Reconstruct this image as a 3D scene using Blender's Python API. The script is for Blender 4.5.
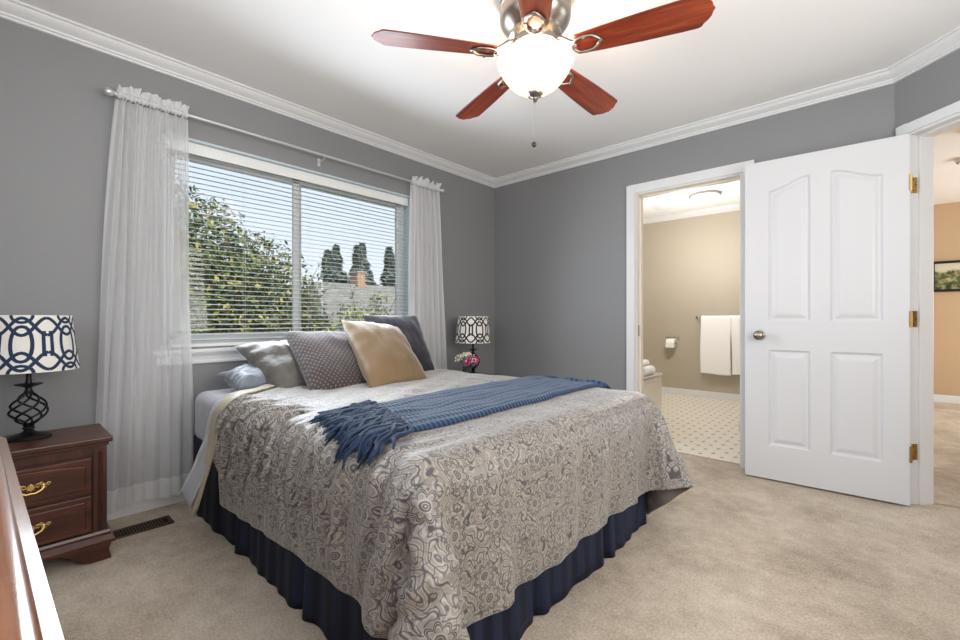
import bpy, bmesh, math, random, zlib, base64, struct
from mathutils import Vector, Matrix, noise
from mathutils.bvhtree import BVHTree
PI = math.pi
sc = bpy.context.scene
COL = sc.collection
for _o in list(bpy.data.objects):
    bpy.data.objects.remove(_o, do_unlink=True)

# ------------------------------------------------------------------ camera, world, sun, lights, exposure
CAM = Vector((2.943, -3.493, 1.04)); YAW = math.radians(42.03)
cd = bpy.data.cameras.new('camera'); cam = bpy.data.objects.new('camera', cd); COL.objects.link(cam)
cam.location = CAM; cam.rotation_euler = (PI/2, 0, YAW)
cd.sensor_width = 36; cd.lens = 36*436/960; cd.shift_y = -1/960; cd.clip_start = 0.02; cd.clip_end = 300
sc.camera = cam
sc.view_settings.view_transform = 'Standard'; sc.view_settings.look = 'None'
sc.view_settings.gamma = 1; sc.view_settings.use_curve_mapping = False
sc.view_settings.exposure = 0.36
sc.cycles.max_bounces = 9; sc.cycles.diffuse_bounces = 5; sc.cycles.glossy_bounces = 4
sc.cycles.transparent_max_bounces = 24; sc.cycles.transmission_bounces = 6
sc.cycles.caustics_reflective = False; sc.cycles.caustics_refractive = False
sc.cycles.sample_clamp_indirect = 6

w = bpy.data.worlds.new('sky'); sc.world = w; w.use_nodes = True
wn = w.node_tree; wn.nodes.clear()
wo = wn.nodes.new('ShaderNodeOutputWorld'); wb = wn.nodes.new('ShaderNodeBackground')
wr = wn.nodes.new('ShaderNodeValToRGB'); ws = wn.nodes.new('ShaderNodeSeparateXYZ'); wt = wn.nodes.new('ShaderNodeTexCoord')
wn.links.new(wt.outputs['Generated'], ws.inputs[0]); wn.links.new(ws.outputs[2], wr.inputs[0])
e = wr.color_ramp.elements
e[0].position = 0.0; e[0].color = (.84, .86, .90, 1); e[1].position = 0.55; e[1].color = (.50, .62, .86, 1)
k_ = wr.color_ramp.elements.new(.2); k_.color = (.72, .79, .92, 1)
wn.links.new(wr.outputs[0], wb.inputs[0]); wb.inputs[1].default_value = 1.0
wn.links.new(wb.outputs[0], wo.inputs[0])

def lamp(name, kind, loc, energy, color, rot=(0, 0, 0), size=1, size_y=None, radius=None, spread=None):
    d = bpy.data.lights.new(name, kind); d.energy = energy; d.color = color
    if kind == 'AREA':
        d.shape = 'RECTANGLE'; d.size = size; d.size_y = size_y or size
        if spread: d.spread = spread
    if radius is not None and kind != 'AREA' and kind != 'SUN': d.shadow_soft_size = radius
    if kind == 'SUN': d.angle = math.radians(radius or 1)
    o = bpy.data.objects.new(name, d); COL.objects.link(o); o.location = loc; o.rotation_euler = rot
    return o
# sun: high, from over the house, lights the trees and roofs seen through the window
lamp('sun', 'SUN', (0, 0, 12), 5.0, (1, .95, .86), rot=Vector((-.62, .12, -.62)).to_track_quat('-Z', 'Y').to_euler(), radius=1)
# daylight through the bed and hall windows; front and side lamps are added fill
lamp('daylight_window_wall', 'AREA', (.11, -1.98, 1.5), 25, (.84, .92, 1), rot=(0, -PI/2+math.radians(12), 0), size=1.1, size_y=1.45, spread=math.radians(150))
lamp('daylight_front_window', 'AREA', (2.2, -4.10, 1.62), 15, (1, .98, .95), rot=(PI/2+math.radians(14), 0, 0), size=2.2, size_y=1.1)  # fill lamp added behind the camera, in a made-up unseen opening
lamp('daylight_side_window', 'AREA', (4.2, -2.5, 1.5), 48, (1, .98, .95), rot=(0, PI/2+math.radians(12), 0), size=1.3, size_y=2.2)  # unseen fill added on the right to brighten bed foot, carpet and ceiling
lamp('daylight_hall_window', 'AREA', (5.85, 2.6, 1.35), 58, (.90, .96, 1), rot=(0, PI/2, 0), size=1.6, size_y=2.6)

# ------------------------------------------------------------------ helpers
def lin(r, g, b):
    f = lambda c: (c/255/12.92) if c/255 <= .04045 else ((c/255+.055)/1.055)**2.4
    return (f(r), f(g), f(b), 1)
class NT:
    """tiny node-tree writer"""
    def __init__(s, name):
        s.m = bpy.data.materials.new(name); s.m.use_nodes = True; s.t = s.m.node_tree
        s.t.nodes.clear(); s.out = s.t.nodes.new('ShaderNodeOutputMaterial')
    def n(s, typ, *ins, out=0, **kw):
        nd = s.t.nodes.new('ShaderNode'+typ)
        named = {}
        for k, v in kw.items():
            if k.startswith('_'): named[k[1:]] = v
            else: setattr(nd, k, v)
        for i, v in enumerate(ins): s.put(nd.inputs[i], v)
        for k, v in named.items(): s.put(nd.inputs[k.replace('__', ' ')], v)
        return nd if out is None else nd.outputs[out]
    def put(s, sock, v):
        if v is None: return
        if isinstance(v, bpy.types.NodeSocket): s.t.links.new(v, sock)
        else: sock.default_value = v
    def math(s, op, a, b=None, c=None, clamp=False):
        return s.n('Math', a, b, c, operation=op, use_clamp=clamp)
    def vm(s, op, a, b=None): return s.n('VectorMath', a, b, operation=op)
    def ramp(s, fac, *stops, interp='LINEAR'):
        nd = s.t.nodes.new('ShaderNodeValToRGB'); cr = nd.color_ramp; cr.interpolation = interp
        while len(cr.elements) < len(stops): cr.elements.new(.5)
        for el, (p, c) in zip(cr.elements, stops): el.position = p; el.color = c if len(c) == 4 else (*c, 1)
        s.put(nd.inputs[0], fac); return nd.outputs[0]
    def mix(s, f, a, b, blend='MIX'):
        nd = s.t.nodes.new('ShaderNodeMix'); nd.data_type = 'RGBA'; nd.blend_type = blend
        s.put(nd.inputs[0], f); s.put(nd.inputs[6], a); s.put(nd.inputs[7], b); return nd.outputs[2]
    def obj(s): return s.n('TexCoord', out=3)
    def uv(s): return s.n('TexCoord', out=2)
    def noise(s, vec, scale, detail=2, rough=.5, out=0): return s.n('TexNoise', _Vector=vec, _Scale=scale, _Detail=detail, _Roughness=rough, out=out)
    def scale(s, vec, v):
        return s.n('Mapping', _Vector=vec, _Scale=v)
    def bump(s, h, strength=.3, dist=.01, nrm=None): return s.n('Bump', _Height=h, _Strength=strength, _Distance=dist, _Normal=nrm)
    def bsdf(s, color, rough=.5, metal=0., nrm=None, **kw):
        nd = s.n('BsdfPrincipled', out=None)
        s.put(nd.inputs['Base Color'], color); s.put(nd.inputs['Roughness'], rough); s.put(nd.inputs['Metallic'], metal)
        if nrm is not None: s.put(nd.inputs['Normal'], nrm)
        for k, v in kw.items(): s.put(nd.inputs[k.replace('_', ' ')], v)
        return nd.outputs[0]
    def done(s, sh): s.t.links.new(sh, s.out.inputs[0]); return s.m
def plain(name, color, rough=.5, metal=0., bumpscale=None, bstr=.1, **kw):
    t = NT(name); nr = None
    if bumpscale: nr = t.bump(t.noise(t.obj(), bumpscale, 3), bstr, .003)
    return t.done(t.bsdf(color, rough, metal, nr, **kw))

class MB:
    def __init__(s): s.v = []; s.f = []; s.mi = []; s.uv = []
    def add(s, vs, fs, mi=0, uvs=None):
        b = len(s.v); s.v += [tuple(p) for p in vs]
        for k, f in enumerate(fs):
            s.f.append(tuple(b+i for i in f)); s.mi.append(mi)
            s.uv.append([uvs[i] for i in f] if uvs else [(0, 0)]*len(f))
        return s
    def box(s, x0, x1, y0, y1, z0, z1, mi=0):
        vs = [(x, y, z) for x in (x0, x1) for y in (y0, y1) for z in (z0, z1)]
        return s.add(vs, [(0, 1, 3, 2), (4, 6, 7, 5), (0, 4, 5, 1), (2, 3, 7, 6), (0, 2, 6, 4), (1, 5, 7, 3)], mi)
    def lathe(s, prof, c=(0, 0, 0), n=32, mi=0, sx=1, sy=1, M=None, uv=False):
        vs = []; fs = []; uvs = []
        L = len(prof)
        for k in range(n+1):
            a = 2*PI*k/n
            for i, (r, z) in enumerate(prof):
                p = Vector((r*math.cos(a)*sx, r*math.sin(a)*sy, z))
                if M: p = M @ p
                vs.append((c[0]+p.x, c[1]+p.y, c[2]+p.z)); uvs.append((k/n, i/(L-1)))
        for k in range(n):
            for i in range(L-1):
                a = k*L+i; fs.append((a, a+L, a+L+1, a+1))
        return s.add(vs, fs, mi, uvs)
    def tube(s, pts, r, n=8, mi=0, closed=False, cap=True):
        pts = [Vector(p) for p in pts]; N = len(pts); vs = []; fs = []
        up = Vector((0, 0, 1)); prev = None
        for i, p in enumerate(pts):
            if closed: d = pts[(i+1) % N]-pts[i-1]
            else: d = pts[min(i+1, N-1)]-pts[max(i-1, 0)]
            d.normalize()
            if prev is None:
                a = d.cross(up)
                if a.length < .05: a = d.cross(Vector((1, 0, 0)))
            else: a = prev-d*prev.dot(d)
            a.normalize(); prev = a; b = d.cross(a)
            rr = r[i] if isinstance(r, (list, tuple)) else r
            for k in range(n):
                t = 2*PI*k/n; vs.append(p+(a*math.cos(t)+b*math.sin(t))*rr)
        for i in range(N if closed else N-1):
            j = (i+1) % N
            for k in range(n): fs.append((i*n+k, i*n+(k+1) % n, j*n+(k+1) % n, j*n+k))
        if cap and not closed: fs += [tuple(range(n))[::-1], tuple((N-1)*n+k for k in range(n))]
        return s.add(vs, fs, mi)
    def grid(s, fn, nu, nv, mi=0, uvfn=None, flip=False):
        vs = []; uvs = []
        for j in range(nv+1):
            for i in range(nu+1):
                u, v = i/nu, j/nv; vs.append(fn(u, v)); uvs.append(uvfn(u, v) if uvfn else (u, v))
        fs = []
        for j in range(nv):
            for i in range(nu):
                a = j*(nu+1)+i; q = (a, a+1, a+nu+2, a+nu+1); fs.append(q[::-1] if flip else q)
        return s.add(vs, fs, mi, uvs)
    def prism(s, poly, a0, a1, axis='y', mi=0):
        n = len(poly); m = {'x': lambda p, t: (t, p[0], p[1]), 'y': lambda p, t: (p[0], t, p[1]), 'z': lambda p, t: (p[0], p[1], t)}[axis]
        vs = [m(p, a0) for p in poly]+[m(p, a1) for p in poly]
        fs = [tuple(range(n)), tuple(range(2*n-1, n-1, -1))]+[(i, i+n, (i+1) % n+n, (i+1) % n) for i in range(n)]
        return s.add(vs, fs, mi)
    def sweep(s, path, prof, closed=False, mi=0):
        """profile (d to the right of travel, z) along an XY path with mitred corners"""
        n = len(path); L = len(prof); vs = []; fs = []
        P = [Vector(p) for p in path]
        for i in range(n):
            d1 = (P[i]-P[i-1]).normalized() if i else None
            d2 = (P[i+1]-P[i]).normalized() if i < n-1 else None
            if d1 is None: d1 = d2
            if d2 is None: d2 = d1
            n1 = Vector((d1.y, -d1.x)); n2 = Vector((d2.y, -d2.x)); m = (n1+n2).normalized(); m /= max(.3, m.dot(n1))
            for (d, z) in prof: q = P[i]+m*d; vs.append((q.x, q.y, z))
        for i in range(n-1):
            for k in range(L): a = i*L+k; b = i*L+(k+1) % L; fs.append((a, b, b+L, a+L))
        fs += [tuple(range(L))[::-1], tuple((n-1)*L+k for k in range(L))]
        return s.add(vs, fs, mi)
    def build(s, name, mats, parent=None, smooth=None, bevel=0, sub=0, loc=None, rotz=0, label=None, merge=True, bseg=2):
        me = bpy.data.meshes.new(name); me.from_pydata(s.v, [], s.f)
        if not isinstance(mats, (list, tuple)): mats = [mats]
        for m in mats: me.materials.append(m)
        me.polygons.foreach_set('material_index', s.mi)
        ul = me.uv_layers.new(name='UVMap'); flat = [c for f in s.uv for q in f for c in q]; ul.data.foreach_set('uv', flat)
        if merge or smooth is None:
            bm = bmesh.new(); bm.from_mesh(me)
            if merge: bmesh.ops.remove_doubles(bm, verts=bm.verts[:], dist=1e-5)
            bmesh.ops.recalc_face_normals(bm, faces=bm.faces[:])
            bm.to_mesh(me); bm.free()
        if smooth is not None:
            me.shade_smooth()
            if smooth < 180: me.set_sharp_from_angle(angle=math.radians(smooth))
        o = bpy.data.objects.new(name, me); COL.objects.link(o)
        if bevel:
            md = o.modifiers.new('b', 'BEVEL'); md.width = bevel; md.segments = bseg; md.limit_method = 'ANGLE'; md.angle_limit = math.radians(35)
        if sub:
            md = o.modifiers.new('s', 'SUBSURF'); md.levels = sub; md.render_levels = sub
        if parent: o.parent = parent
        if loc: o.location = loc
        o.rotation_euler.z = rotz
        if label: o['label'] = label
        return o
def thing(name, label, cat, loc=(0, 0, 0), rotz=0, group=None):
    o = bpy.data.objects.new(name, None); COL.objects.link(o); o.empty_display_size = .1
    o.location = loc; o.rotation_euler = (0, 0, rotz); o['label'] = label; o['category'] = cat
    if group: o['group'] = group
    return o
def tag(o, label, cat, group=None, kind=None):
    o['label'] = label; o['category'] = cat
    if group: o['group'] = group
    if kind: o['kind'] = kind
    return o
def struct_(o, label=None, cat=None):
    o['kind'] = 'structure'
    if label: o['label'] = label
    o['category'] = cat or o.name.split('_')[0].split('.')[0]
    return o
def dup(root, loc=None, rotz=None):
    r = root.copy(); COL.objects.link(r)
    if loc: r.location = loc
    if rotz is not None: r.rotation_euler = (0, 0, rotz)
    for ch in list(root.children):
        c = ch.copy(); COL.objects.link(c); c.parent = r
        for g in list(ch.children):
            d = g.copy(); COL.objects.link(d); d.parent = c
    return r

# ------------------------------------------------------------------ materials
def m_paint(name, col, b=.06, rough=.6):
    t = NT(name); h = t.noise(t.obj(), 260, 2)
    return t.done(t.bsdf(col, rough, 0, t.bump(h, b, .001)))
WALL = m_paint('wall_paint', lin(137, 138, 140), .12, .55)
CEIL = m_paint('ceiling_paint', lin(244, 244, 244), .25, .9)
WHITE = plain('white_trim', lin(226, 227, 228), .35)
DOORW = plain('door_white', lin(214, 215, 218), .36, bumpscale=90, bstr=.03)
VINYL = plain('white_vinyl', lin(222, 226, 230), .35)
BATHWALL = m_paint('bath_wall_paint', lin(184, 175, 158), .12, .55)
HALLWALL = m_paint('hall_wall_paint', lin(196, 168, 134), .12, .55)
def m_carpet():
    t = NT('carpet'); o = t.obj()
    a = t.noise(o, 110, 4, .85); b = t.noise(o, 14, 4, .65); c = t.noise(o, 2.2, 3, .5)
    f = t.math('ADD', t.math('MULTIPLY', a, .5), t.math('ADD', t.math('MULTIPLY', b, .2), t.math('MULTIPLY', c, .3)))
    col = t.ramp(f, (.38, lin(158, 141, 121)), (.5, lin(210, 193, 171)), (.62, lin(242, 229, 211)))
    h = t.math('ADD', a, t.math('MULTIPLY', b, 1.2))
    return t.done(t.bsdf(col, .95, 0, t.bump(h, 1, .010), Sheen_Weight=.2, Specular_IOR_Level=.1))
CARPET = m_carpet()
def m_wood(name, c0, c1, c2, rough=.3, scale=1, axis='x', coat=.3, scr=0):
    t = NT(name); o = t.obj()
    sv = {'x': (1.2, 14, 14), 'y': (14, 1.2, 14), 'z': (14, 14, 1.2)}[axis]
    v = t.scale(o, tuple(q*scale for q in sv))
    nz = t.noise(v, 1.6, 5, .6); fine = t.noise(v, 9, 4, .7)
    f = t.math('ADD', t.math('MULTIPLY', nz, .7), t.math('MULTIPLY', fine, .3))
    col = t.ramp(f, (.33, c0), (.5, c1), (.68, c2))
    if scr:
        s_ = t.ramp(t.noise(t.scale(o, (4, 30, 30)), 3, 3, .7), (.66, (0, 0, 0)), (.72, (1, 1, 1)))
        col = t.mix(t.math('MULTIPLY', s_, .5), col, lin(214, 176, 140))
    return t.done(t.bsdf(col, rough, 0, t.bump(fine, .12, .002), Coat_Weight=coat, Coat_Roughness=.12))
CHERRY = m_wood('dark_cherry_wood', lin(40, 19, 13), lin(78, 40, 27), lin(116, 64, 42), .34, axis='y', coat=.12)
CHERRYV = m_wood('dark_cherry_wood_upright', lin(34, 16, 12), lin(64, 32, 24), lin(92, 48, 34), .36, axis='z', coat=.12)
DRESSW = m_wood('worn_dresser_wood', lin(74, 40, 22), lin(124, 74, 42), lin(156, 100, 60), .22, axis='x', coat=.6, scr=1)
BLADE = m_wood('fan_blade_wood', lin(84, 28, 16), lin(140, 54, 28), lin(184, 86, 46), .36, axis='x', coat=.08)
NICKEL = plain('brushed_nickel', lin(158, 151, 143), .30, 1.0)
CHROME = plain('chrome', lin(215, 215, 218), .12, 1.0)
BRASS = plain('polished_brass', lin(226, 190, 120), .4, .9)
OLDBRASS = plain('aged_brass', lin(176, 140, 84), .45, .9)
BLACK = plain('black_iron', lin(24, 24, 27), .38, .4, 60, .15)
DARK = plain('dark_void', lin(10, 9, 9), .8)
VENT = plain('brown_metal', lin(86, 66, 50), .45, .5)
# ------------------------------------------------------------------ room shell
H = 2.48
def aw(s, n=0): return (3.036+.70711*s+.70711*n, -.70711*s+.70711*n)   # along / through the angled wall
WY0, WY1, WZ0, WZ1 = -2.87, -1.10, .865, 2.09
m = MB(); m.box(-.3, 4.35, -4.2, .06, -.12, 0); m.prism([(2.3, .05), (6.2, .05), (6.2, 4.6), (2.3, 4.6)], -.12, 0, 'z')
m.prism([(4.35, -4.2), (6.2, -4.2), (6.2, .05), (4.35, .05)], -.12, 0, 'z')
struct_(m.build('floor', CARPET, merge=False), 'beige cut pile carpet through the bedroom and hall')
def m_vinyl():
    t = NT('bath_vinyl'); o = t.obj(); s = t.n('SeparateXYZ', o, out=None)
    pit = .15
    def saw(sock, off):
        return t.math('ABSOLUTE', t.math('SUBTRACT', t.math('FRACT', t.math('ADD', t.math('DIVIDE', sock, pit), off)), .5))
    d1 = t.math('ADD', saw(s.outputs[0], 0), saw(s.outputs[1], 0)); d2 = t.math('ADD', saw(s.outputs[0], .5), saw(s.outputs[1], .5))
    d = t.math('MINIMUM', d1, d2)
    dot = t.ramp(d, (.10, (1, 1, 1)), (.14, (0, 0, 0)))
    lx = t.ramp(saw(s.outputs[0], 0), (.02, (1, 1, 1)), (.04, (0, 0, 0))); ly = t.ramp(saw(s.outputs[1], 0), (.02, (1, 1, 1)), (.04, (0, 0, 0)))
    base = t.mix(t.math('MULTIPLY', t.math('MAXIMUM', lx, ly), .35), lin(238, 232, 220), lin(206, 198, 182))
    col = t.mix(dot, base, lin(128, 118, 108))
    return t.done(t.bsdf(col, .3))
m = MB(); m.box(-.3, 2.3, .06, 2.9, -.12, .001)
struct_(m.build('floor_bathroom', m_vinyl()), 'cream vinyl bathroom floor with small grey diamonds', 'floor')
m = MB(); m.box(-.3, 6.2, -4.2, 4.6, H, H+.15)
struct_(m.build('ceiling', CEIL), 'white ceiling')
m = MB(); T = -.16
m.box(T, 0, -4.2, WY0, 0, H); m.box(T, 0, WY1, .0, 0, H); m.box(T, 0, WY0, WY1, 0, WZ0-.02); m.box(T, 0, WY0, WY1, WZ1, H)
struct_(m.build('wall_left', WALL), 'grey wall with the window')
# back wall: doorway to the bathroom
DX0, DX1, DH = 1.516, 2.256, 2.05
m = MB()
m.box(T, DX0-.012, 0, .1, 0, H); m.box(DX0-.012, DX1+.012, 0, .1, DH+.012, H); m.box(DX1+.012, 3.036, 0, .1, 0, H)
struct_(m.build('wall_back', WALL), 'grey wall behind the bed foot with the bathroom doorway')
m = MB(); m.box(T, DX0-.012, .1, .115, 0, H); m.box(DX0-.012, DX1+.012, .1, .115, DH+.012, H); m.box(DX1+.012, 2.45, .1, .115, 0, H)
m.box(T, 2.5, 2.76, 2.9, 0, H); m.box(T, 0, .115, 2.76, 0, H); m.box(2.03, 2.45, 1.131, 2.76, 0, H); m.box(2.45, 2.5, .115, 2.76, 0, H)
struct_(m.build('wall_bathroom', BATHWALL), 'tan bathroom walls', 'wall')
# angled wall with the hall door opening (local frame: x along, y through to the hall)
AS0, AS1, AT = .09, .87, .125
m = MB(); m.prism([(0, 0), (AS0-.012, 0), (AS0-.012, AT), (-.1, AT)], 0, H, 'z'); m.box(AS0-.012, AS1+.012, 0, AT, DH+.032, H); m.box(AS1+.012, 1.51, 0, AT, 0, H)
struct_(m.build('wall_angled', WALL, loc=(3.036, 0, 0), rotz=-PI/4), 'grey angled wall with the hall doorway', 'wall')
ax, ay = aw(1.505)
m = MB(); m.box(ax, ax+.14, ay, ay+.1, 0, H)
m.box(ax, ax+.14, -1.35, ay, 0, H); m.box(ax, ax+.14, -3.65, -1.35, 0, .85); m.box(ax, ax+.14, -3.65, -1.35, 2.15, H); m.box(ax, ax+.14, -4.2, -3.65, 0, H)  # out-of-view opening added for the side fill lamp
struct_(m.build('wall_right', WALL), 'grey wall behind the camera on the right')
m = MB(); m.box(T, 1.05, -4.16, -4.02, 0, H); m.box(1.05, 3.35, -4.16, -4.02, 0, 1.05); m.box(1.05, 3.35, -4.16, -4.02, 2.2, H); m.box(3.35, ax+.14, -4.16, -4.02, 0, H)  # opening in this unseen wall is invented for the front fill lamp
struct_(m.build('wall_front', WALL), 'grey wall behind the camera')
m = MB(); m.box(2.5, 2.62, .115, 4.42, 0, H); m.box(2.5, 6.2, 4.42, 4.56, 0, H)
m.box(6.06, 6.2, -4.2, 1.2, 0, H); m.box(6.06, 6.2, 4.0, 4.42, 0, H); m.box(6.06, 6.2, 1.2, 4.0, 0, .5); m.box(6.06, 6.2, 1.2, 4.0, 2.2, H); m.box(ax+.14, 6.06, -1.3, -1.2, 0, H)
struct_(m.build('wall_hall', HALLWALL), 'warm tan hall walls', 'wall')
m = MB(); m.box(-.165, -.45, -12, 8, 2.20, 2.26); m.box(-1.2, -.16, -8, 6, 2.22, 2.30); m.box(-1.3, -1.2, -8, 6, 2.16, 2.42)
m2 = MB(); m2.box(-.62, -.16, -6, 5, 2.20, 2.30); m2.box(-.68, -.62, -6, 5, 2.17, 2.42)
struct_(m2.build('trim_eave', plain('eave_paint', lin(206, 210, 200), .6)), 'pale soffit of the roof overhang outside the window', 'trim')
# crown mouldings
cp = [(0, H), (.072, H), (.072, H-.010), (.062, H-.013), (.058, H-.022), (.048, H-.034), (.032, H-.044), (.022, H-.050), (.020, H-.058), (.012, H-.061), (.010, H-.070), (0, H-.072)]
m = MB(); m.sweep([(0, -4.02), (0, 0), (3.036, 0), (ax, ay), (ax, -4.02)], cp)
struct_(m.build('trim_crown', WHITE, smooth=25), 'white crown moulding around the bedroom ceiling', 'trim')
m = MB(); m.sweep([(2.03, 2.76), (0, 2.76)][::-1], [(d*.8, z) for d, z in cp]); 
struct_(m.build('trim_bathroom', WHITE, smooth=25), 'white crown moulding in the bathroom', 'trim')
bp = [(0, 0), (.014, 0), (.014, .06), (.011, .068), (.011, .076), (.006, .088), (0, .092)]
def base(name, path, label):
    mm = MB(); mm.sweep(path, bp); o = mm.build(name, WHITE, smooth=30); return struct_(o, label, 'baseboard')
base('baseboard_left', [(0, -4.02), (0, 0)], 'white baseboard under the window')
base('baseboard_back', [(0, 0), (1.43, 0)], 'white baseboard behind the bed')
base('baseboard_bathroom', [(0, 2.76), (2.03, 2.76), (2.03, 1.131), (2.45, 1.131)], 'white bathroom baseboard')
base('baseboard_hall', [(2.62, .1), (2.62, 4.42), (6.06, 4.42)], 'white hall baseboard')
# baseboard in the bathroom back wall needs its left run too
# ---- door 1: bathroom doorway frame (casing, jamb, strike)
def casing(mm, x0, x1, h, yf, w=.083, t=.018, side=-1):
    """casing round an opening on plane y=yf, face toward side*y"""
    a, b = sorted((yf, yf+side*t)); c, d = sorted((yf, yf+side*t*.6))
    mm.box(x0-w, x0-.012, a, b, 0, h+w); mm.box(x1+.012, x1+w, a, b, 0, h+w); mm.box(x0-.012, x1+.012, a, b, h+.012, h+w)
    mm.box(x0-.012, x0+.002, c, d, 0, h+.012); mm.box(x1-.002, x1+.012, c, d, 0, h+.012); mm.box(x0, x1, c, d, h-.002, h+.012)
r = thing('door_1', 'white cased doorway into the bathroom', 'door'); r['kind'] = 'structure'
m = MB(); casing(m, DX0, DX1, DH, 0); casing(m, DX0, DX1, DH, .115, side=1); m.build('casing', WHITE, r, bevel=.003)
m = MB(); m.box(DX0-.012, DX0+.004, 0, .115, 0, DH); m.box(DX1-.004, DX1+.012, 0, .115, 0, DH); m.box(DX0, DX1, 0, .115, DH-.004, DH+.012)
m.box(DX0, DX0+.016, .045, .08, 0, DH); m.box(DX1-.016, DX1, .045, .08, 0, DH); m.box(DX0, DX1, .045, .08, DH-.016, DH)
m.build('jamb', plain('jamb_white', lin(240, 232, 220), .4), r)
m = MB(); m.box(DX0+.004, DX0+.006, .012, .036, .90, .99); m.build('strike_plate', NICKEL, r, label='small metal strike plate on the left jamb')
m = MB(); m.box(DX0, DX1, .05, .065, 0, .006); m.build('threshold', plain('threshold_strip', lin(180, 172, 158), .5), r)
# ---- door 2: hall doorway and its open four panel leaf
r = thing('door_2', 'open white four panel door hinged in the angled hall doorway', 'door', (3.036, 0, 0), -PI/4); r['kind'] = 'structure'
m = MB(); DH += .02; casing(m, AS0, AS1, DH, 0, w=.068); casing(m, AS0, AS1, DH, AT, w=.068, side=1); m.build('casing', WHITE, r, bevel=.003)
m = MB(); m.box(AS0-.012, AS0, 0, AT, 0, DH); m.box(AS1, AS1+.012, 0, AT, 0, DH); m.box(AS0, AS1, 0, AT, DH, DH+.012)
m.box(AS0, AS0+.012, .042, AT-.005, 0, DH); m.box(AS1-.012, AS1, .042, AT-.005, 0, DH); m.box(AS0, AS1, .042, AT-.005, DH-.012, DH)
m.build('jamb', WHITE, r, bevel=.002)
leafW, leafH, leafT = .782, 2.048, .035
fx, fy, hx, hy = 2.313, -.172, 3.092, -.130
ang = math.atan2(hy-fy, hx-fx)
def panel_h(x, z):
    """surface height of the moulded face at (x from free edge, z)"""
    best = 1e9; dd = None
    for (x0, x1, z0, kind) in ((.138, .338, 1.02, 'u1'), (.448, .668, 1.02, 'u2'), (.138, .338, .225, 'l'), (.448, .668, .225, 'l')):
        if kind == 'l': zt = .825
        else:
            tt = (x-x0)/(x1-x0); tt = max(0, min(1, tt))
            if kind == 'u2': tt = 1-tt
            zt = 1.845+.065*(tt*tt*(3-2*tt))
        d = min(x-x0, x1-x, z-z0, (zt-z)*.95)
        if dd is None or d > dd: dd = d
    d = dd
    P_ = [(-.005, 0), (.003, -.012), (.015, -.013), (.020, -.008), (.038, -.002), (.045, -.002)]
    if d <= P_[0][0]: return 0
    for (a, ha), (b, hb) in zip(P_, P_[1:]):
        if d <= b: return ha+(hb-ha)*(d-a)/(b-a)
    return -.002
m = MB(); NXD, NZD = 156, 330
m.grid(lambda u, v: (u*leafW, panel_h(u*leafW, v*leafH)*-1, .012+v*leafH), NXD, NZD)
m.grid(lambda u, v: (u*leafW, leafT+panel_h(u*leafW, v*leafH), .012+v*leafH), 60, 120, flip=True)
m.box(0, .0005, 0, leafT, .012, .012+leafH); m.box(leafW-.0005, leafW, 0, leafT, .012, .012+leafH)
m.box(0, leafW, 0, leafT, .012, .0125); m.box(0, leafW, 0, leafT, .0115+leafH, .012+leafH)
leaf = m.build('door_leaf', DOORW, r, smooth=28)
leaf.parent = None; leaf.location = (fx, fy, 0); leaf.rotation_euler = (0, 0, ang)
bpy.context.view_layer.update()
def reparent(o, p):
    bpy.context.view_layer.update(); mw = o.matrix_world.copy(); o.parent = p; o.matrix_parent_inverse = p.matrix_world.inverted(); o.matrix_world = mw
reparent(leaf, r)
m = MB(); Mk = Matrix.Rotation(PI/2, 3, 'X')
m.lathe([(0, 0), (.031, 0), (.031, .006), (.024, .011), (.013, .014), (.012, .030), (.020, .036), (.028, .046), (.029, .056), (.022, .066), (.008, .070), (0, .070)], n=28, M=Mk)
m.lathe([(0, 0), (.031, 0), (.031, .006), (.013, .014), (.012, .030), (.028, .046), (.029, .056), (.008, .070), (0, .070)], c=(0, 0, 0), n=20, M=Matrix.Rotation(-PI/2, 3, 'X'))
for i in range(len(m.v)):
    x_, y_, z_ = m.v[i]; m.v[i] = (x_+.082, y_+(leafT if y_ > 0 else 0), z_+.935)
kn = m.build('door_knob', NICKEL, leaf, smooth=40, label='round chrome door knob')
for z in (1.79, 1.04, .295):
    m = MB(); m.box(leafW-.002, leafW+.0015, .003, .035, z-.045, z+.045)
    c = (leafW+.004, -.004)
    for k in range(5): m.lathe([(0, k*.018), (.0062, k*.018), (.0062, k*.018+.0172), (0, k*.018+.0172)], (c[0], c[1], z-.045), 12)
    for k in (-.03, 0, .03): m.lathe([(0, -.003), (.004, -.003), (.004, .003), (0, .003)], (leafW+.002, .02, z+k), 8)
    hg = m.build('hinge', BRASS if z > 1.5 else OLDBRASS, leaf, smooth=35, label='brass butt hinge' if z > 1.5 else 'dull brass butt hinge')
    m = MB(); m.box(AS0-.0005, AS0+.002, .004, .038, z-.045, z+.045)
    m.v = [(a, b, c_) for a, b, c_ in m.v]
    for k, yy in ((-.03, .014), (0, .028), (.03, .014)): m.box(AS0+.002, AS0+.003, yy-.003, yy+.003, z+k-.003, z+k+.003, 1)
    m.build('hinge_plate', [BRASS if z > 1.5 else OLDBRASS, DARK], r, label='brass hinge plate on the jamb')

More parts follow.
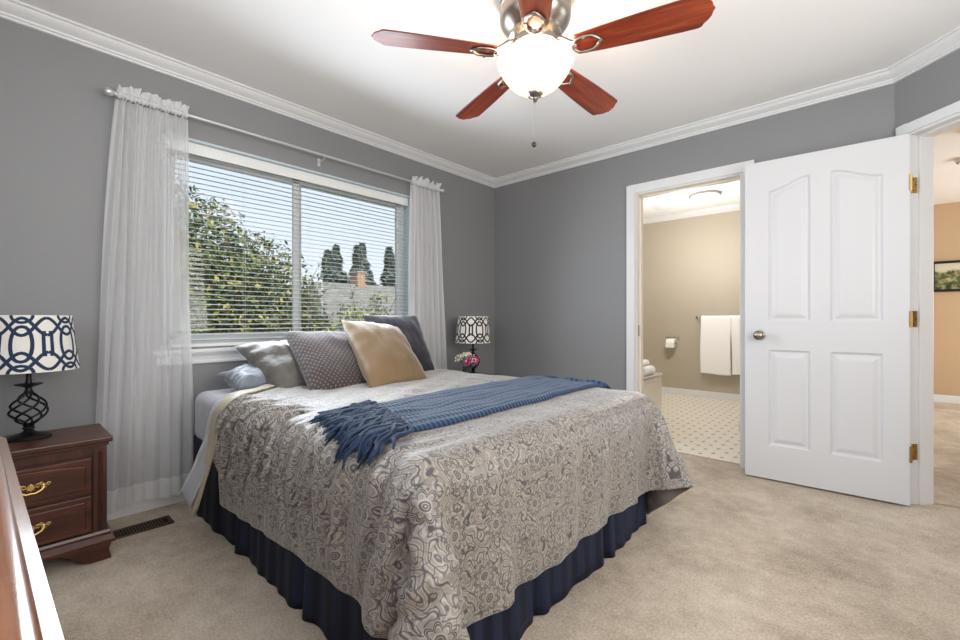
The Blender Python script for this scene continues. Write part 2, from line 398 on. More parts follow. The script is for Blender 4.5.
# ---- window 1
r = thing('window_1', 'wide white vinyl slider window over the bed', 'window'); r['kind'] = 'structure'
m = MB(); t_ = .012
m.box(-.1, 0, WY0, WY0+t_, WZ0, WZ1); m.box(-.1, 0, WY1-t_, WY1, WZ0, WZ1); m.box(-.1, 0, WY0, WY1, WZ1-t_, WZ1)
m.build('reveal', plain('reveal_paint', lin(192, 206, 214), .4), r, label='white painted window reveal')
m = MB(); fw = .05
m.box(-.16, -.1, WY0, WY0+fw, WZ0, WZ1); m.box(-.16, -.1, WY1-fw, WY1, WZ0, WZ1); m.box(-.16, -.1, WY0, WY1, WZ0, WZ0+fw); m.box(-.16, -.1, WY0, WY1, WZ1-fw, WZ1)
m.build('window_frame', VINYL, r, bevel=.003)
YM = -2.05
def sash(name, a, b, x0, x1):
    mm = MB(); s_ = .042; z0, z1 = WZ0+fw-.005, WZ1-fw+.005
    mm.box(x0, x1, a, a+s_, z0, z1); mm.box(x0, x1, b-s_, b, z0, z1); mm.box(x0, x1, a, b, z0, z0+s_); mm.box(x0, x1, a, b, z1-s_, z1)
    o = mm.build('sash', VINYL, r, bevel=.002)
    g = MB(); g.box((x0+x1)/2-.002, (x0+x1)/2+.002, a+s_*.7, b-s_*.7, z0+s_*.7, z1-s_*.7); g.build('pane', GLASS, o); return o
t = NT('window_glass'); fr = t.n('Fresnel', 1.45)
GLASS = t.done(t.n('MixShader', t.math('MULTIPLY', fr, .6), t.n('BsdfTransparent', (.96, .98, .97, 1)), t.n('BsdfGlossy', (1, 1, 1, 1), .02)))
sash('sash', WY0+fw-.005, YM+.035, -.152, -.130); sash('sash', YM-.035, WY1-fw+.005, -.127, -.105)
# stool and apron
m = MB(); m.box(-.1, .045, WY0-.05, WY1+.05, WZ0-.022, WZ0); m.build('window_sill', WHITE, r, bevel=.005, bseg=3)
m = MB(); m.sweep([(0, WY0-.03), (0, WY1+.03)], [(0, .843), (.026, .843), (.026, .835), (.018, .826), (.014, .818), (.014, .800), (.022, .792), (.022, .782), (0, .778)])
m.build('apron', WHITE, r, smooth=30)
# ---- blind (hangs in the recess)
SLAT = plain('blind_slat', lin(236, 238, 236), .35, Specular_IOR_Level=.5)
b = thing('venetian_blind', 'white horizontal venetian blind hanging open in the wide window', 'blind', (-.062, (WY0+WY1)/2, WZ0))
bl = (WY1-WY0)/2-.022
m = MB(); m.box(-.025, .028, -bl, bl, 1.165, 1.212); m.box(.028, .034, -bl-.004, bl+.004, 1.145, 1.212); m.build('headrail', SLAT, b, bevel=.003)
m = MB(); ns = 37; pitch = .0302; ztop = 1.140
for k in range(ns):
    z = ztop-k*pitch; a = math.radians(-7)
    ca, sa = math.cos(a), math.sin(a)
    for (q0, q1, h0, h1) in ((-1, -.5, 0, .0016), (-.5, 0, .0016, .0022), (0, .5, .0022, .0016), (.5, 1, .0016, 0)):
        x0, x1 = q0*.018, q1*.018
        p = lambda x, h: (x*ca-h*sa, z+x*sa+h*ca)
        (xa, za), (xb, zb) = p(x0, h0), p(x1, h1)
        vs = [(xa, -bl, za), (xb, -bl, zb), (xb, bl, zb), (xa, bl, za)]
        vs += [(x_, y_, z_-.0012) for x_, y_, z_ in vs]
        m.add(vs, [(0, 1, 2, 3), (7, 6, 5, 4), (0, 4, 5, 1), (1, 5, 6, 2), (2, 6, 7, 3), (3, 7, 4, 0)])
m.build('slats', SLAT, b, merge=False)
zb = ztop-ns*pitch-.004
m = MB(); m.box(-.017, .017, -bl, bl, zb-.010, zb+.010); m.build('bottom_rail', SLAT, b, bevel=.003)
for yy in (-.78, -.44, .0, .42, .78):
    m = MB()
    for xx in (-.0185, .0185): m.tube([(xx, yy, 1.17), (xx, yy, zb)], .0007, 4)
    m.build('ladder_cord', SLAT, b)
# ---- hall and bathroom: fittings in the structure
# ------------------------------------------------------------------ bed
def m_satin(name, col, col2, rough=.38, wr=20, sheen=.4, bstr=.35):
    t = NT(name); o = t.obj(); n1 = t.noise(o, wr, 3, .55)
    c = t.mix(n1, col, col2)
    return t.done(t.bsdf(c, rough, 0, t.bump(t.math('ADD', n1, t.math('MULTIPLY', t.noise(o, wr*2.6, 2), .25)), bstr, .02), Sheen_Weight=sheen, Sheen_Roughness=.4))
SHEET = m_satin('grey_satin_sheet', lin(158, 158, 168), lin(176, 176, 184), .42, 9)
SKIRT = None
t = NT('navy_striped_skirt'); uvx = t.n('SeparateXYZ', t.uv(), out=0)
st = t.math('FRACT', t.math('MULTIPLY', uvx, 62))
stc = t.ramp(st, (.40, (0, 0, 0)), (.48, (1, 1, 1)), (.92, (1, 1, 1)), (1, (0, 0, 0)))
SKIRT = t.done(t.bsdf(t.mix(stc, lin(14, 20, 38), lin(26, 34, 56)), .6, 0, None, Specular_IOR_Level=.25))
bed = thing('bed', 'queen bed with grey sheeted mattress and pleated navy skirt under the window', 'bed', (1.08, -2.005, 0))
bx = lambda v: (v[0]-1.08, v[1]+2.005, v[2])
def rbox(x0, x1, y0, y1, z0, z1): 
    mm = MB(); mm.box(x0-1.08, x1-1.08, y0+2.005, y1+2.005, z0, z1); return mm
rbox(.14, 2.085, -2.765, -1.245, .37, .640).build('mattress', SHEET, bed, smooth=180, bevel=.055, bseg=5)
rbox(.14, 2.05, -2.735, -1.275, .14, .368).build('box_spring', plain('box_spring_fabric', lin(60, 62, 72), .8), bed, bevel=.02)
for (x, y) in ((.25, -2.6), (1.95, -2.6), (.25, -1.4), (1.95, -1.4)):
    m = MB(); m.box(x-1.10, x-1.06, y+1.985, y+2.025, 0, .14); m.build('leg', BLACK, bed)
# skirt: pleated on three sides
def skirt():
    x0, x1, y0, y1 = .14, 2.075, -2.758, -1.252
    pts = []; per = (x1-x0)*2+(y1-y0); N = 620; R = .03
    def path(s):
        if s < x1-x0: return (x0+s, y0), (0, -1)
        s -= x1-x0
        if s < y1-y0: return (x1, y0+s), (1, 0)
        s -= y1-y0; return (x1-s, y1), (0, 1)
    rnd = random.Random(5); ph = [rnd.uniform(0, 6.28) for _ in range(6)]
    splits = [.66, 1.30, x1-x0, x1-x0+.52, x1-x0+1.02, x1-x0+1.506, x1-x0+1.506+.65]
    def fn(u, v):
        s = u*per; p, n = path(s); z = .395*(1-v)+.004*v
        amp = .0015+.0032*v
        d = amp*(math.sin(s*52+ph[0]+2.5*math.sin(s*6))*.8+1.0*math.sin(s*23+ph[1]))+.012*v+.006*math.sin(s*7+ph[3])*v
        for q in splits:
            g = (s-q)/.022
            if abs(g) < 3: d -= .020*math.exp(-g*g)*(.3+.7*v)
            g = (s-q-.045)/.03
            if abs(g) < 3: d += .014*math.exp(-g*g)*v
        # soften the corners
        q = Vector((p[0]+n[0]*d, p[1]+n[1]*d, z))
        return bx(q)
    mm = MB(); mm.grid(fn, N, 10, uvfn=lambda u, v: (u, v)); return mm
sk = skirt().build('bed_skirt', SKIRT, bed, smooth=180, merge=False, label='dark navy pleated skirt with satin stripes')
sd = sk.modifiers.new('t', 'SOLIDIFY'); sd.thickness = .003

# ---- comforter (draped surface stored as quantised vertices)
DRAPE = [  # rows of x, y, z in millimetres across the draped comforter
[358,-2798,198,426,-2800,200,493,-2796,203,561,-2801,206,628,-2802,208,696,-2799,210,764,-2803,212,832,-2801,215,900,-2796,217,967,-2801,220,1035,-2801,222,1103,-2798,224,1170,-2801,226,1238,-2802,228,1306,-2798,231,1374,-2803,234,1442,-2799,236,1510,-2797,238,1578,-2804,240,1645,-2798,243,1712,-2800,246,1780,-2806,248,1848,-2800,250,1914,-2816,254,1970,-2854,260,2033,-2870,263,2072,-2816,253,2104,-2758,244,2164,-2752,229,2139,-2803,198,2103,-2850,166,2128,-2898,127,2178,-2911,84],
[358,-2802,270,426,-2798,273,493,-2798,275,561,-2804,278,628,-2797,280,696,-2800,282,764,-2802,284,832,-2796,286,900,-2800,288,968,-2800,291,1035,-2798,293,1103,-2799,296,1170,-2803,298,1238,-2798,300,1306,-2800,302,1374,-2803,304,1442,-2796,307,1510,-2800,310,1577,-2802,312,1645,-2795,314,1713,-2804,316,1780,-2804,318,1848,-2795,320,1915,-2806,324,1973,-2841,330,2037,-2856,332,2080,-2806,322,2117,-2752,312,2158,-2786,290,2118,-2832,258,2124,-2884,222,2174,-2904,179,2224,-2913,135],
[358,-2801,342,426,-2798,345,493,-2800,348,561,-2800,350,628,-2798,352,696,-2803,354,764,-2798,356,832,-2796,358,900,-2802,360,968,-2798,362,1035,-2798,364,1103,-2800,367,1171,-2798,369,1238,-2798,371,1306,-2804,374,1374,-2798,376,1442,-2796,378,1510,-2803,380,1578,-2798,382,1645,-2799,385,1713,-2802,387,1780,-2796,389,1848,-2798,392,1916,-2800,394,1977,-2827,399,2041,-2844,401,2081,-2791,391,2135,-2762,380,2134,-2814,350,2124,-2868,316,2172,-2886,274,2222,-2886,227,2268,-2880,178],
[358,-2798,415,426,-2800,417,493,-2802,420,561,-2796,422,628,-2798,424,696,-2802,426,764,-2797,428,832,-2798,430,900,-2800,432,968,-2798,434,1036,-2799,436,1103,-2800,438,1171,-2796,440,1238,-2798,442,1306,-2800,444,1374,-2797,447,1442,-2799,449,1510,-2800,451,1578,-2795,454,1645,-2802,456,1713,-2802,458,1780,-2795,460,1848,-2798,462,1916,-2801,464,1981,-2812,468,2045,-2830,470,2088,-2779,460,2140,-2791,443,2122,-2848,410,2170,-2862,366,2216,-2854,317,2257,-2840,264,2290,-2822,208],
[358,-2795,487,426,-2800,490,494,-2799,492,561,-2797,494,629,-2801,496,697,-2796,498,764,-2796,500,832,-2800,501,900,-2796,503,968,-2795,505,1036,-2800,507,1104,-2797,509,1171,-2797,512,1238,-2802,514,1306,-2796,516,1374,-2797,518,1442,-2800,520,1510,-2796,522,1578,-2798,524,1645,-2802,526,1713,-2799,528,1781,-2798,530,1848,-2801,532,1916,-2798,534,1984,-2800,537,2048,-2815,540,2100,-2774,528,2118,-2822,501,2166,-2830,458,2205,-2814,404,2234,-2795,346,2254,-2776,284,2264,-2760,218],
[358,-2795,560,426,-2798,562,494,-2797,564,562,-2798,566,629,-2797,568,697,-2797,570,764,-2797,572,832,-2798,574,900,-2796,576,968,-2796,578,1036,-2796,580,1104,-2796,582,1172,-2795,584,1239,-2794,585,1306,-2794,587,1374,-2794,589,1442,-2793,591,1510,-2793,594,1578,-2793,596,1646,-2793,598,1714,-2792,600,1782,-2791,602,1849,-2790,603,1917,-2790,605,1984,-2792,608,2052,-2790,605,2108,-2797,594,2152,-2785,542,2176,-2766,482,2186,-2752,416,2192,-2744,349,2196,-2738,282,2201,-2734,214],
[358,-2775,628,426,-2774,629,494,-2773,630,562,-2772,632,630,-2770,633,698,-2769,634,765,-2768,636,833,-2766,637,900,-2764,638,968,-2763,640,1036,-2762,641,1104,-2760,642,1172,-2758,642,1239,-2756,644,1307,-2754,644,1374,-2753,646,1442,-2751,646,1510,-2749,647,1578,-2748,648,1646,-2746,649,1714,-2744,650,1782,-2742,651,1850,-2740,652,1918,-2739,652,1986,-2738,652,2056,-2738,650,2115,-2731,616,2118,-2729,548,2120,-2726,480,2122,-2724,412,2126,-2720,344,2130,-2717,276,2135,-2712,208],
[358,-2710,656,426,-2708,656,494,-2706,656,562,-2705,657,630,-2703,656,698,-2701,656,766,-2700,656,833,-2698,656,901,-2696,655,968,-2694,655,1036,-2692,656,1104,-2690,658,1172,-2688,655,1240,-2686,654,1307,-2684,656,1374,-2683,655,1442,-2681,654,1510,-2679,655,1578,-2677,654,1646,-2676,655,1714,-2674,655,1782,-2672,656,1850,-2670,654,1918,-2668,655,1986,-2667,655,2055,-2665,653,2110,-2662,616,2120,-2658,548,2120,-2656,480,2123,-2654,412,2120,-2650,344,2122,-2648,277,2121,-2646,209],
[360,-2638,654,428,-2636,657,495,-2634,656,563,-2632,653,630,-2631,658,698,-2629,656,766,-2628,653,834,-2626,657,901,-2624,658,969,-2622,653,1036,-2620,658,1104,-2618,657,1172,-2617,653,1240,-2615,658,1307,-2614,656,1375,-2612,653,1442,-2610,658,1510,-2608,656,1578,-2606,653,1646,-2604,657,1714,-2602,656,1782,-2601,654,1850,-2600,655,1918,-2598,655,1986,-2596,655,2054,-2594,653,2109,-2591,616,2122,-2588,549,2124,-2586,482,2125,-2584,414,2126,-2581,346,2130,-2578,278,2128,-2576,210],
[360,-2566,653,428,-2564,662,496,-2562,656,563,-2561,652,630,-2559,660,698,-2558,656,766,-2556,653,834,-2554,661,902,-2552,657,969,-2550,655,1036,-2549,660,1104,-2547,655,1172,-2546,655,1240,-2544,660,1307,-2542,656,1375,-2540,655,1442,-2538,660,1510,-2537,656,1578,-2535,656,1646,-2534,660,1713,-2532,654,1781,-2530,655,1849,-2529,656,1918,-2527,654,1986,-2526,655,2054,-2524,653,2109,-2521,616,2124,-2518,550,2129,-2516,482,2132,-2514,414,2136,-2512,346,2142,-2510,278,2144,-2508,210],
[360,-2494,657,428,-2492,661,496,-2490,654,563,-2489,660,630,-2488,660,698,-2486,652,766,-2484,657,834,-2482,658,902,-2480,653,969,-2479,660,1036,-2478,658,1104,-2476,653,1172,-2474,661,1240,-2472,658,1307,-2471,654,1375,-2470,660,1442,-2468,658,1510,-2466,654,1578,-2464,658,1646,-2463,660,1713,-2461,651,1781,-2460,658,1849,-2458,655,1917,-2456,654,1986,-2454,656,2054,-2452,653,2108,-2450,616,2124,-2448,550,2129,-2446,482,2130,-2444,414,2136,-2442,346,2134,-2440,278,2129,-2440,211],
[360,-2422,662,428,-2420,656,496,-2418,656,563,-2417,663,630,-2416,654,698,-2414,656,766,-2412,662,834,-2410,654,902,-2409,656,969,-2408,660,1036,-2406,654,1104,-2404,654,1172,-2403,662,1240,-2402,656,1307,-2400,654,1375,-2398,659,1442,-2396,654,1510,-2395,655,1578,-2394,659,1646,-2392,654,1713,-2390,658,1781,-2389,658,1849,-2388,654,1917,-2386,655,1985,-2384,655,2054,-2382,654,2108,-2380,616,2122,-2378,550,2120,-2376,482,2124,-2374,414,2126,-2373,346,2123,-2371,278,2127,-2370,210],
[360,-2350,658,428,-2348,652,496,-2346,658,563,-2345,658,630,-2344,654,698,-2342,658,766,-2340,658,834,-2339,654,902,-2338,658,969,-2336,656,1036,-2334,654,1104,-2333,660,1172,-2332,658,1240,-2330,653,1307,-2328,660,1375,-2327,656,1442,-2326,654,1510,-2324,660,1578,-2322,656,1646,-2321,653,1713,-2320,661,1781,-2318,656,1849,-2317,654,1917,-2315,655,1986,-2314,654,2053,-2312,653,2108,-2310,616,2121,-2308,550,2122,-2306,482,2126,-2304,414,2122,-2303,346,2124,-2302,278,2128,-2300,210],
[360,-2278,655,428,-2276,656,496,-2274,662,563,-2273,654,630,-2272,658,698,-2270,662,766,-2269,656,834,-2268,656,902,-2266,662,969,-2264,653,1036,-2263,657,1104,-2262,658,1172,-2260,652,1240,-2259,657,1307,-2258,660,1375,-2256,654,1442,-2254,656,1510,-2254,660,1578,-2252,654,1646,-2250,657,1713,-2249,660,1781,-2248,655,1849,-2246,655,1917,-2244,655,1985,-2243,655,2053,-2242,654,2108,-2240,616,2122,-2238,550,2122,-2236,482,2124,-2234,414,2123,-2233,346,2128,-2231,278,2122,-2230,211],
[360,-2206,654,428,-2204,660,496,-2202,659,563,-2202,653,630,-2200,660,698,-2198,657,766,-2197,656,834,-2196,662,902,-2194,656,969,-2193,655,1036,-2192,660,1104,-2190,656,1172,-2189,654,1240,-2188,662,1307,-2186,658,1375,-2185,654,1442,-2184,662,1510,-2182,658,1578,-2181,656,1646,-2180,662,1713,-2178,656,1781,-2177,655,1849,-2176,658,1917,-2174,655,1985,-2172,654,2053,-2171,654,2108,-2170,616,2120,-2168,550,2122,-2166,482,2122,-2164,414,2123,-2163,346,2126,-2162,278,2122,-2160,211],
[360,-2133,658,428,-2132,660,496,-2130,654,563,-2130,657,630,-2128,658,698,-2127,653,766,-2126,660,834,-2124,661,902,-2123,652,969,-2122,660,1036,-2120,658,1104,-2119,654,1172,-2118,658,1240,-2116,658,1307,-2116,652,1375,-2114,657,1442,-2112,658,1510,-2112,652,1578,-2110,660,1646,-2109,659,1713,-2108,652,1781,-2106,655,1849,-2105,655,1917,-2104,655,1985,-2102,655,2053,-2100,654,2108,-2099,616,2122,-2098,550,2124,-2096,482,2122,-2094,414,2124,-2093,346,2123,-2092,278,2120,-2090,211],
[360,-2061,659,428,-2060,655,496,-2058,654,563,-2058,662,630,-2056,658,698,-2055,653,766,-2054,663,834,-2052,654,902,-2052,656,969,-2050,660,1036,-2049,654,1104,-2048,656,1172,-2046,662,1240,-2046,654,1307,-2044,656,1375,-2043,661,1442,-2042,654,1510,-2041,657,1578,-2039,660,1646,-2038,653,1713,-2037,656,1781,-2035,658,1849,-2034,655,1917,-2033,655,1985,-2031,655,2053,-2030,654,2108,-2029,616,2122,-2027,550,2121,-2026,482,2123,-2025,414,2125,-2023,346,2121,-2022,278,2126,-2020,211],
[360,-1989,658,428,-1988,653,496,-1986,658,563,-1986,658,630,-1984,652,698,-1984,658,766,-1982,658,834,-1981,652,902,-1980,659,969,-1978,659,1036,-1978,652,1104,-1976,661,1172,-1976,658,1240,-1974,654,1307,-1973,662,1375,-1972,657,1442,-1971,653,1510,-1970,659,1578,-1968,659,1646,-1968,651,1713,-1966,658,1781,-1965,657,1849,-1964,655,1917,-1962,655,1985,-1961,655,2053,-1960,654,2108,-1958,616,2122,-1957,550,2122,-1956,482,2123,-1954,414,2122,-1953,346,2123,-1952,278,2126,-1950,211],
[360,-1917,654,428,-1916,655,496,-1914,660,563,-1914,654,630,-1912,654,698,-1912,660,766,-1910,656,834,-1910,656,902,-1908,660,969,-1907,656,1036,-1906,656,1104,-1905,661,1172,-1904,654,1240,-1903,658,1307,-1902,660,1375,-1901,654,1442,-1900,658,1510,-1898,662,1578,-1898,654,1646,-1896,658,1713,-1896,662,1781,-1894,654,1849,-1893,655,1917,-1892,655,1985,-1890,655,2053,-1889,654,2108,-1888,616,2121,-1886,550,2122,-1886,482,2126,-1884,414,2120,-1883,346,2123,-1882,278,2124,-1880,211],
[360,-1844,652,428,-1844,660,496,-1842,660,563,-1842,655,630,-1840,660,698,-1840,659,766,-1838,652,834,-1838,661,902,-1836,656,969,-1836,654,1036,-1835,660,1104,-1834,658,1172,-1833,652,1240,-1832,662,1307,-1831,655,1375,-1830,654,1442,-1829,662,1510,-1828,657,1578,-1827,654,1646,-1826,660,1713,-1825,658,1781,-1824,654,1849,-1822,655,1917,-1821,655,1985,-1820,655,2054,-1818,654,2108,-1818,616,2121,-1816,550,2126,-1815,482,2122,-1814,414,2120,-1813,346,2124,-1812,278,2122,-1810,211],
[360,-1772,658,428,-1772,659,496,-1770,656,563,-1770,656,630,-1769,662,698,-1768,654,766,-1767,656,834,-1766,659,902,-1765,654,969,-1764,658,1036,-1764,660,1104,-1762,654,1172,-1762,659,1240,-1760,662,1307,-1760,652,1375,-1758,656,1442,-1758,660,1510,-1757,654,1578,-1756,658,1646,-1755,662,1713,-1754,652,1781,-1753,655,1849,-1752,656,1917,-1750,654,1985,-1750,655,2053,-1748,654,2108,-1747,616,2123,-1746,550,2122,-1745,482,2122,-1744,414,2125,-1742,346,2124,-1742,278,2121,-1740,210],
[360,-1700,660,428,-1700,656,496,-1699,654,563,-1698,660,630,-1697,655,698,-1696,654,766,-1696,662,834,-1694,655,902,-1694,654,969,-1693,659,1036,-1692,655,1104,-1691,654,1172,-1690,660,1240,-1690,656,1307,-1688,656,1375,-1688,662,1442,-1687,656,1510,-1686,656,1578,-1685,660,1646,-1684,656,1713,-1684,656,1781,-1682,657,1849,-1681,655,1917,-1680,655,1985,-1679,655,2054,-1678,654,2108,-1677,617,2124,-1676,550,2124,-1675,482,2122,-1674,414,2127,-1672,346,2122,-1672,278,2124,-1670,211],
[360,-1628,660,428,-1628,654,496,-1627,658,563,-1626,659,630,-1625,654,698,-1624,660,766,-1624,661,834,-1623,653,902,-1622,656,969,-1622,658,1036,-1620,655,1104,-1620,659,1172,-1619,660,1240,-1618,652,1307,-1618,660,1375,-1616,658,1442,-1616,651,1510,-1615,660,1578,-1614,660,1646,-1614,652,1713,-1612,660,1781,-1612,658,1849,-1610,655,1917,-1609,655,1985,-1608,655,2053,-1608,654,2108,-1606,616,2122,-1606,550,2122,-1604,482,2125,-1604,414,2125,-1602,346,2120,-1602,278,2126,-1600,211],
[360,-1556,655,428,-1556,654,496,-1555,660,563,-1554,656,630,-1554,656,698,-1552,660,766,-1552,655,834,-1551,656,902,-1550,661,969,-1550,656,1036,-1549,654,1104,-1548,662,1172,-1548,654,1240,-1547,654,1307,-1546,662,1375,-1546,654,1442,-1545,656,1510,-1544,663,1578,-1544,656,1646,-1542,658,1713,-1542,662,1781,-1541,657,1849,-1540,655,1917,-1538,655,1985,-1538,654,2053,-1537,653,2108,-1536,616,2122,-1536,550,2126,-1534,482,2128,-1534,414,2122,-1532,346,2122,-1532,279,2125,-1531,211],
[360,-1484,654,428,-1484,659,496,-1483,658,563,-1482,654,630,-1482,659,698,-1481,659,766,-1480,652,834,-1480,660,902,-1479,660,969,-1478,654,1036,-1478,659,1104,-1477,658,1172,-1476,655,1240,-1476,658,1307,-1475,656,1375,-1474,654,1442,-1474,659,1510,-1473,660,1578,-1472,653,1646,-1472,662,1713,-1472,656,1781,-1470,654,1850,-1469,656,1918,-1468,655,1986,-1466,655,2054,-1466,653,2108,-1466,616,2123,-1466,550,2128,-1464,482,2124,-1464,414,2121,-1462,347,2122,-1462,279,2125,-1460,211],
[360,-1412,656,428,-1412,660,496,-1411,654,563,-1410,654,630,-1410,662,698,-1409,653,766,-1408,658,834,-1408,660,902,-1408,656,969,-1407,656,1036,-1406,661,1104,-1406,654,1172,-1405,656,1240,-1404,660,1307,-1404,655,1375,-1404,655,1442,-1403,662,1510,-1402,652,1578,-1402,656,1646,-1401,662,1713,-1400,655,1782,-1400,655,1850,-1398,655,1918,-1397,654,1986,-1396,655,2054,-1396,653,2108,-1396,616,2127,-1396,551,2126,-1394,483,2120,-1394,415,2124,-1392,347,2129,-1392,280,2135,-1392,212],
[360,-1340,656,428,-1340,655,495,-1339,654,563,-1338,657,630,-1338,658,698,-1338,654,766,-1336,658,834,-1336,656,901,-1336,653,969,-1335,658,1036,-1335,655,1104,-1334,653,1172,-1334,658,1240,-1333,658,1308,-1333,654,1376,-1332,655,1442,-1332,658,1510,-1332,653,1578,-1330,655,1646,-1330,655,1714,-1330,655,1782,-1329,655,1850,-1328,655,1918,-1327,654,1987,-1326,655,2056,-1324,654,2114,-1327,620,2120,-1326,552,2128,-1326,484,2139,-1328,416,2151,-1330,350,2164,-1334,284,2176,-1336,217],
[359,-1268,651,427,-1267,650,495,-1267,650,562,-1266,650,630,-1266,650,698,-1266,650,766,-1266,650,834,-1265,649,902,-1264,649,969,-1264,648,1036,-1264,648,1104,-1263,648,1172,-1262,648,1240,-1262,648,1308,-1262,648,1376,-1262,648,1443,-1262,648,1511,-1261,647,1578,-1260,647,1646,-1260,647,1714,-1260,646,1782,-1260,646,1850,-1258,646,1918,-1258,645,1986,-1256,644,2056,-1252,642,2113,-1259,606,2152,-1268,551,2182,-1282,490,2200,-1294,426,2214,-1302,360,2228,-1307,294,2242,-1312,228],
[359,-1218,600,427,-1218,600,495,-1218,599,562,-1218,598,630,-1218,598,698,-1218,598,766,-1217,598,834,-1218,597,902,-1217,597,969,-1218,596,1037,-1217,596,1105,-1217,596,1172,-1217,595,1240,-1217,595,1308,-1218,594,1376,-1217,594,1443,-1217,594,1511,-1216,594,1578,-1216,594,1646,-1216,593,1714,-1216,592,1782,-1216,592,1850,-1216,592,1918,-1214,591,1985,-1213,591,2046,-1199,594,2074,-1224,561,2104,-1250,507,2148,-1242,457,2192,-1236,406,2234,-1242,352,2268,-1256,295,2294,-1270,234],
[360,-1215,528,427,-1211,528,495,-1212,527,563,-1215,526,630,-1212,526,698,-1210,526,766,-1212,526,834,-1210,526,902,-1211,525,970,-1212,524,1038,-1209,524,1105,-1212,524,1173,-1214,524,1240,-1209,524,1308,-1210,524,1376,-1214,523,1444,-1212,523,1511,-1212,522,1579,-1215,522,1647,-1208,522,1714,-1214,522,1782,-1214,521,1850,-1208,521,1918,-1210,520,1985,-1215,520,2035,-1177,528,2090,-1176,512,2063,-1216,463,2098,-1240,410,2141,-1243,359,2184,-1233,308,2228,-1220,258,2272,-1215,206],
[360,-1214,456,428,-1210,456,495,-1215,455,563,-1214,454,630,-1210,454,698,-1212,454,766,-1211,454,834,-1210,454,902,-1212,454,970,-1212,453,1038,-1207,453,1105,-1215,452,1173,-1211,452,1240,-1208,452,1308,-1214,452,1376,-1210,452,1444,-1208,452,1512,-1212,452,1579,-1212,452,1647,-1209,451,1714,-1212,451,1782,-1212,450,1850,-1207,450,1918,-1214,450,1985,-1209,450,2029,-1160,460,2086,-1131,459,2082,-1169,414,2057,-1206,364,2092,-1232,312,2134,-1244,262,2178,-1232,210,2222,-1224,160],
[360,-1212,383,428,-1210,383,495,-1214,383,563,-1210,382,631,-1212,382,698,-1215,382,766,-1210,382,834,-1211,382,902,-1214,382,970,-1210,382,1038,-1210,382,1105,-1212,381,1173,-1210,381,1240,-1209,381,1308,-1212,381,1376,-1208,380,1444,-1208,380,1512,-1214,380,1580,-1207,380,1647,-1208,380,1714,-1214,380,1782,-1210,380,1850,-1210,380,1918,-1214,380,1984,-1196,382,2023,-1142,392,2072,-1097,398,2110,-1128,365,2075,-1159,317,2054,-1197,267,2084,-1229,215,2126,-1240,164,2172,-1238,113],
[360,-1210,311,428,-1214,311,496,-1210,311,563,-1208,310,631,-1214,310,698,-1210,310,766,-1208,310,834,-1212,310,902,-1210,310,970,-1210,310,1038,-1213,310,1105,-1212,310,1173,-1208,310,1241,-1213,310,1308,-1210,310,1376,-1208,310,1444,-1212,310,1512,-1210,310,1580,-1207,310,1647,-1211,310,1715,-1208,309,1782,-1210,309,1850,-1214,309,1918,-1204,310,1980,-1180,312,2025,-1129,322,2062,-1074,332,2121,-1080,316,2106,-1120,268,2066,-1146,220,2051,-1188,169,2078,-1222,117,2119,-1240,66],
[360,-1212,239,428,-1212,239,496,-1206,239,563,-1213,238,631,-1214,238,699,-1206,238,766,-1214,238,834,-1214,238,902,-1208,238,970,-1210,238,1038,-1211,238,1106,-1209,238,1173,-1212,238,1241,-1210,238,1308,-1207,238,1376,-1209,238,1444,-1212,238,1512,-1204,238,1580,-1208,238,1647,-1212,238,1715,-1208,238,1782,-1211,238,1850,-1209,238,1916,-1193,240,1977,-1164,244,2022,-1114,254,2054,-1056,265,2116,-1035,262,2134,-1078,220,2096,-1106,172,2057,-1135,124,2048,-1178,72,2076,-1210,20]]
def spline(p0, p1, p2, p3, t_):
    return .5*((2*p1)+(p2-p0)*t_+(2*p0-5*p1+4*p2-p3)*t_*t_+(3*p1-p0-3*p2+p3)*t_**3)
def refine(rows):
    out = []
    for r_ in rows:
        n_ = len(r_); q = []
        for i in range(n_):
            q.append(r_[i])
            if i < n_-1: q.append(spline(r_[max(i-1, 0)], r_[i], r_[i+1], r_[min(i+2, n_-1)], .5))
        out.append(q)
    return out
DR_ = [[Vector(r_[k:k+3])/1000 for k in range(0, len(r_), 3)] for r_ in DRAPE]
DR_ = refine(DR_); DR_ = [list(c) for c in zip(*refine([list(c) for c in zip(*DR_)]))]
DV = [p for r_ in DR_ for p in r_]; NXQ, NYQ = 64, 66
for p in DV:      # the near head corner is pulled toward the foot, baring the mattress corner
    if p.y < -2.3 and p.x < 1.5:
        k_ = .38*max(0, min(1, (-2.3-p.y)/.46))**.8
        p.x += k_*(1-(max(p.x, .36)-.36)/1.14)**1.2
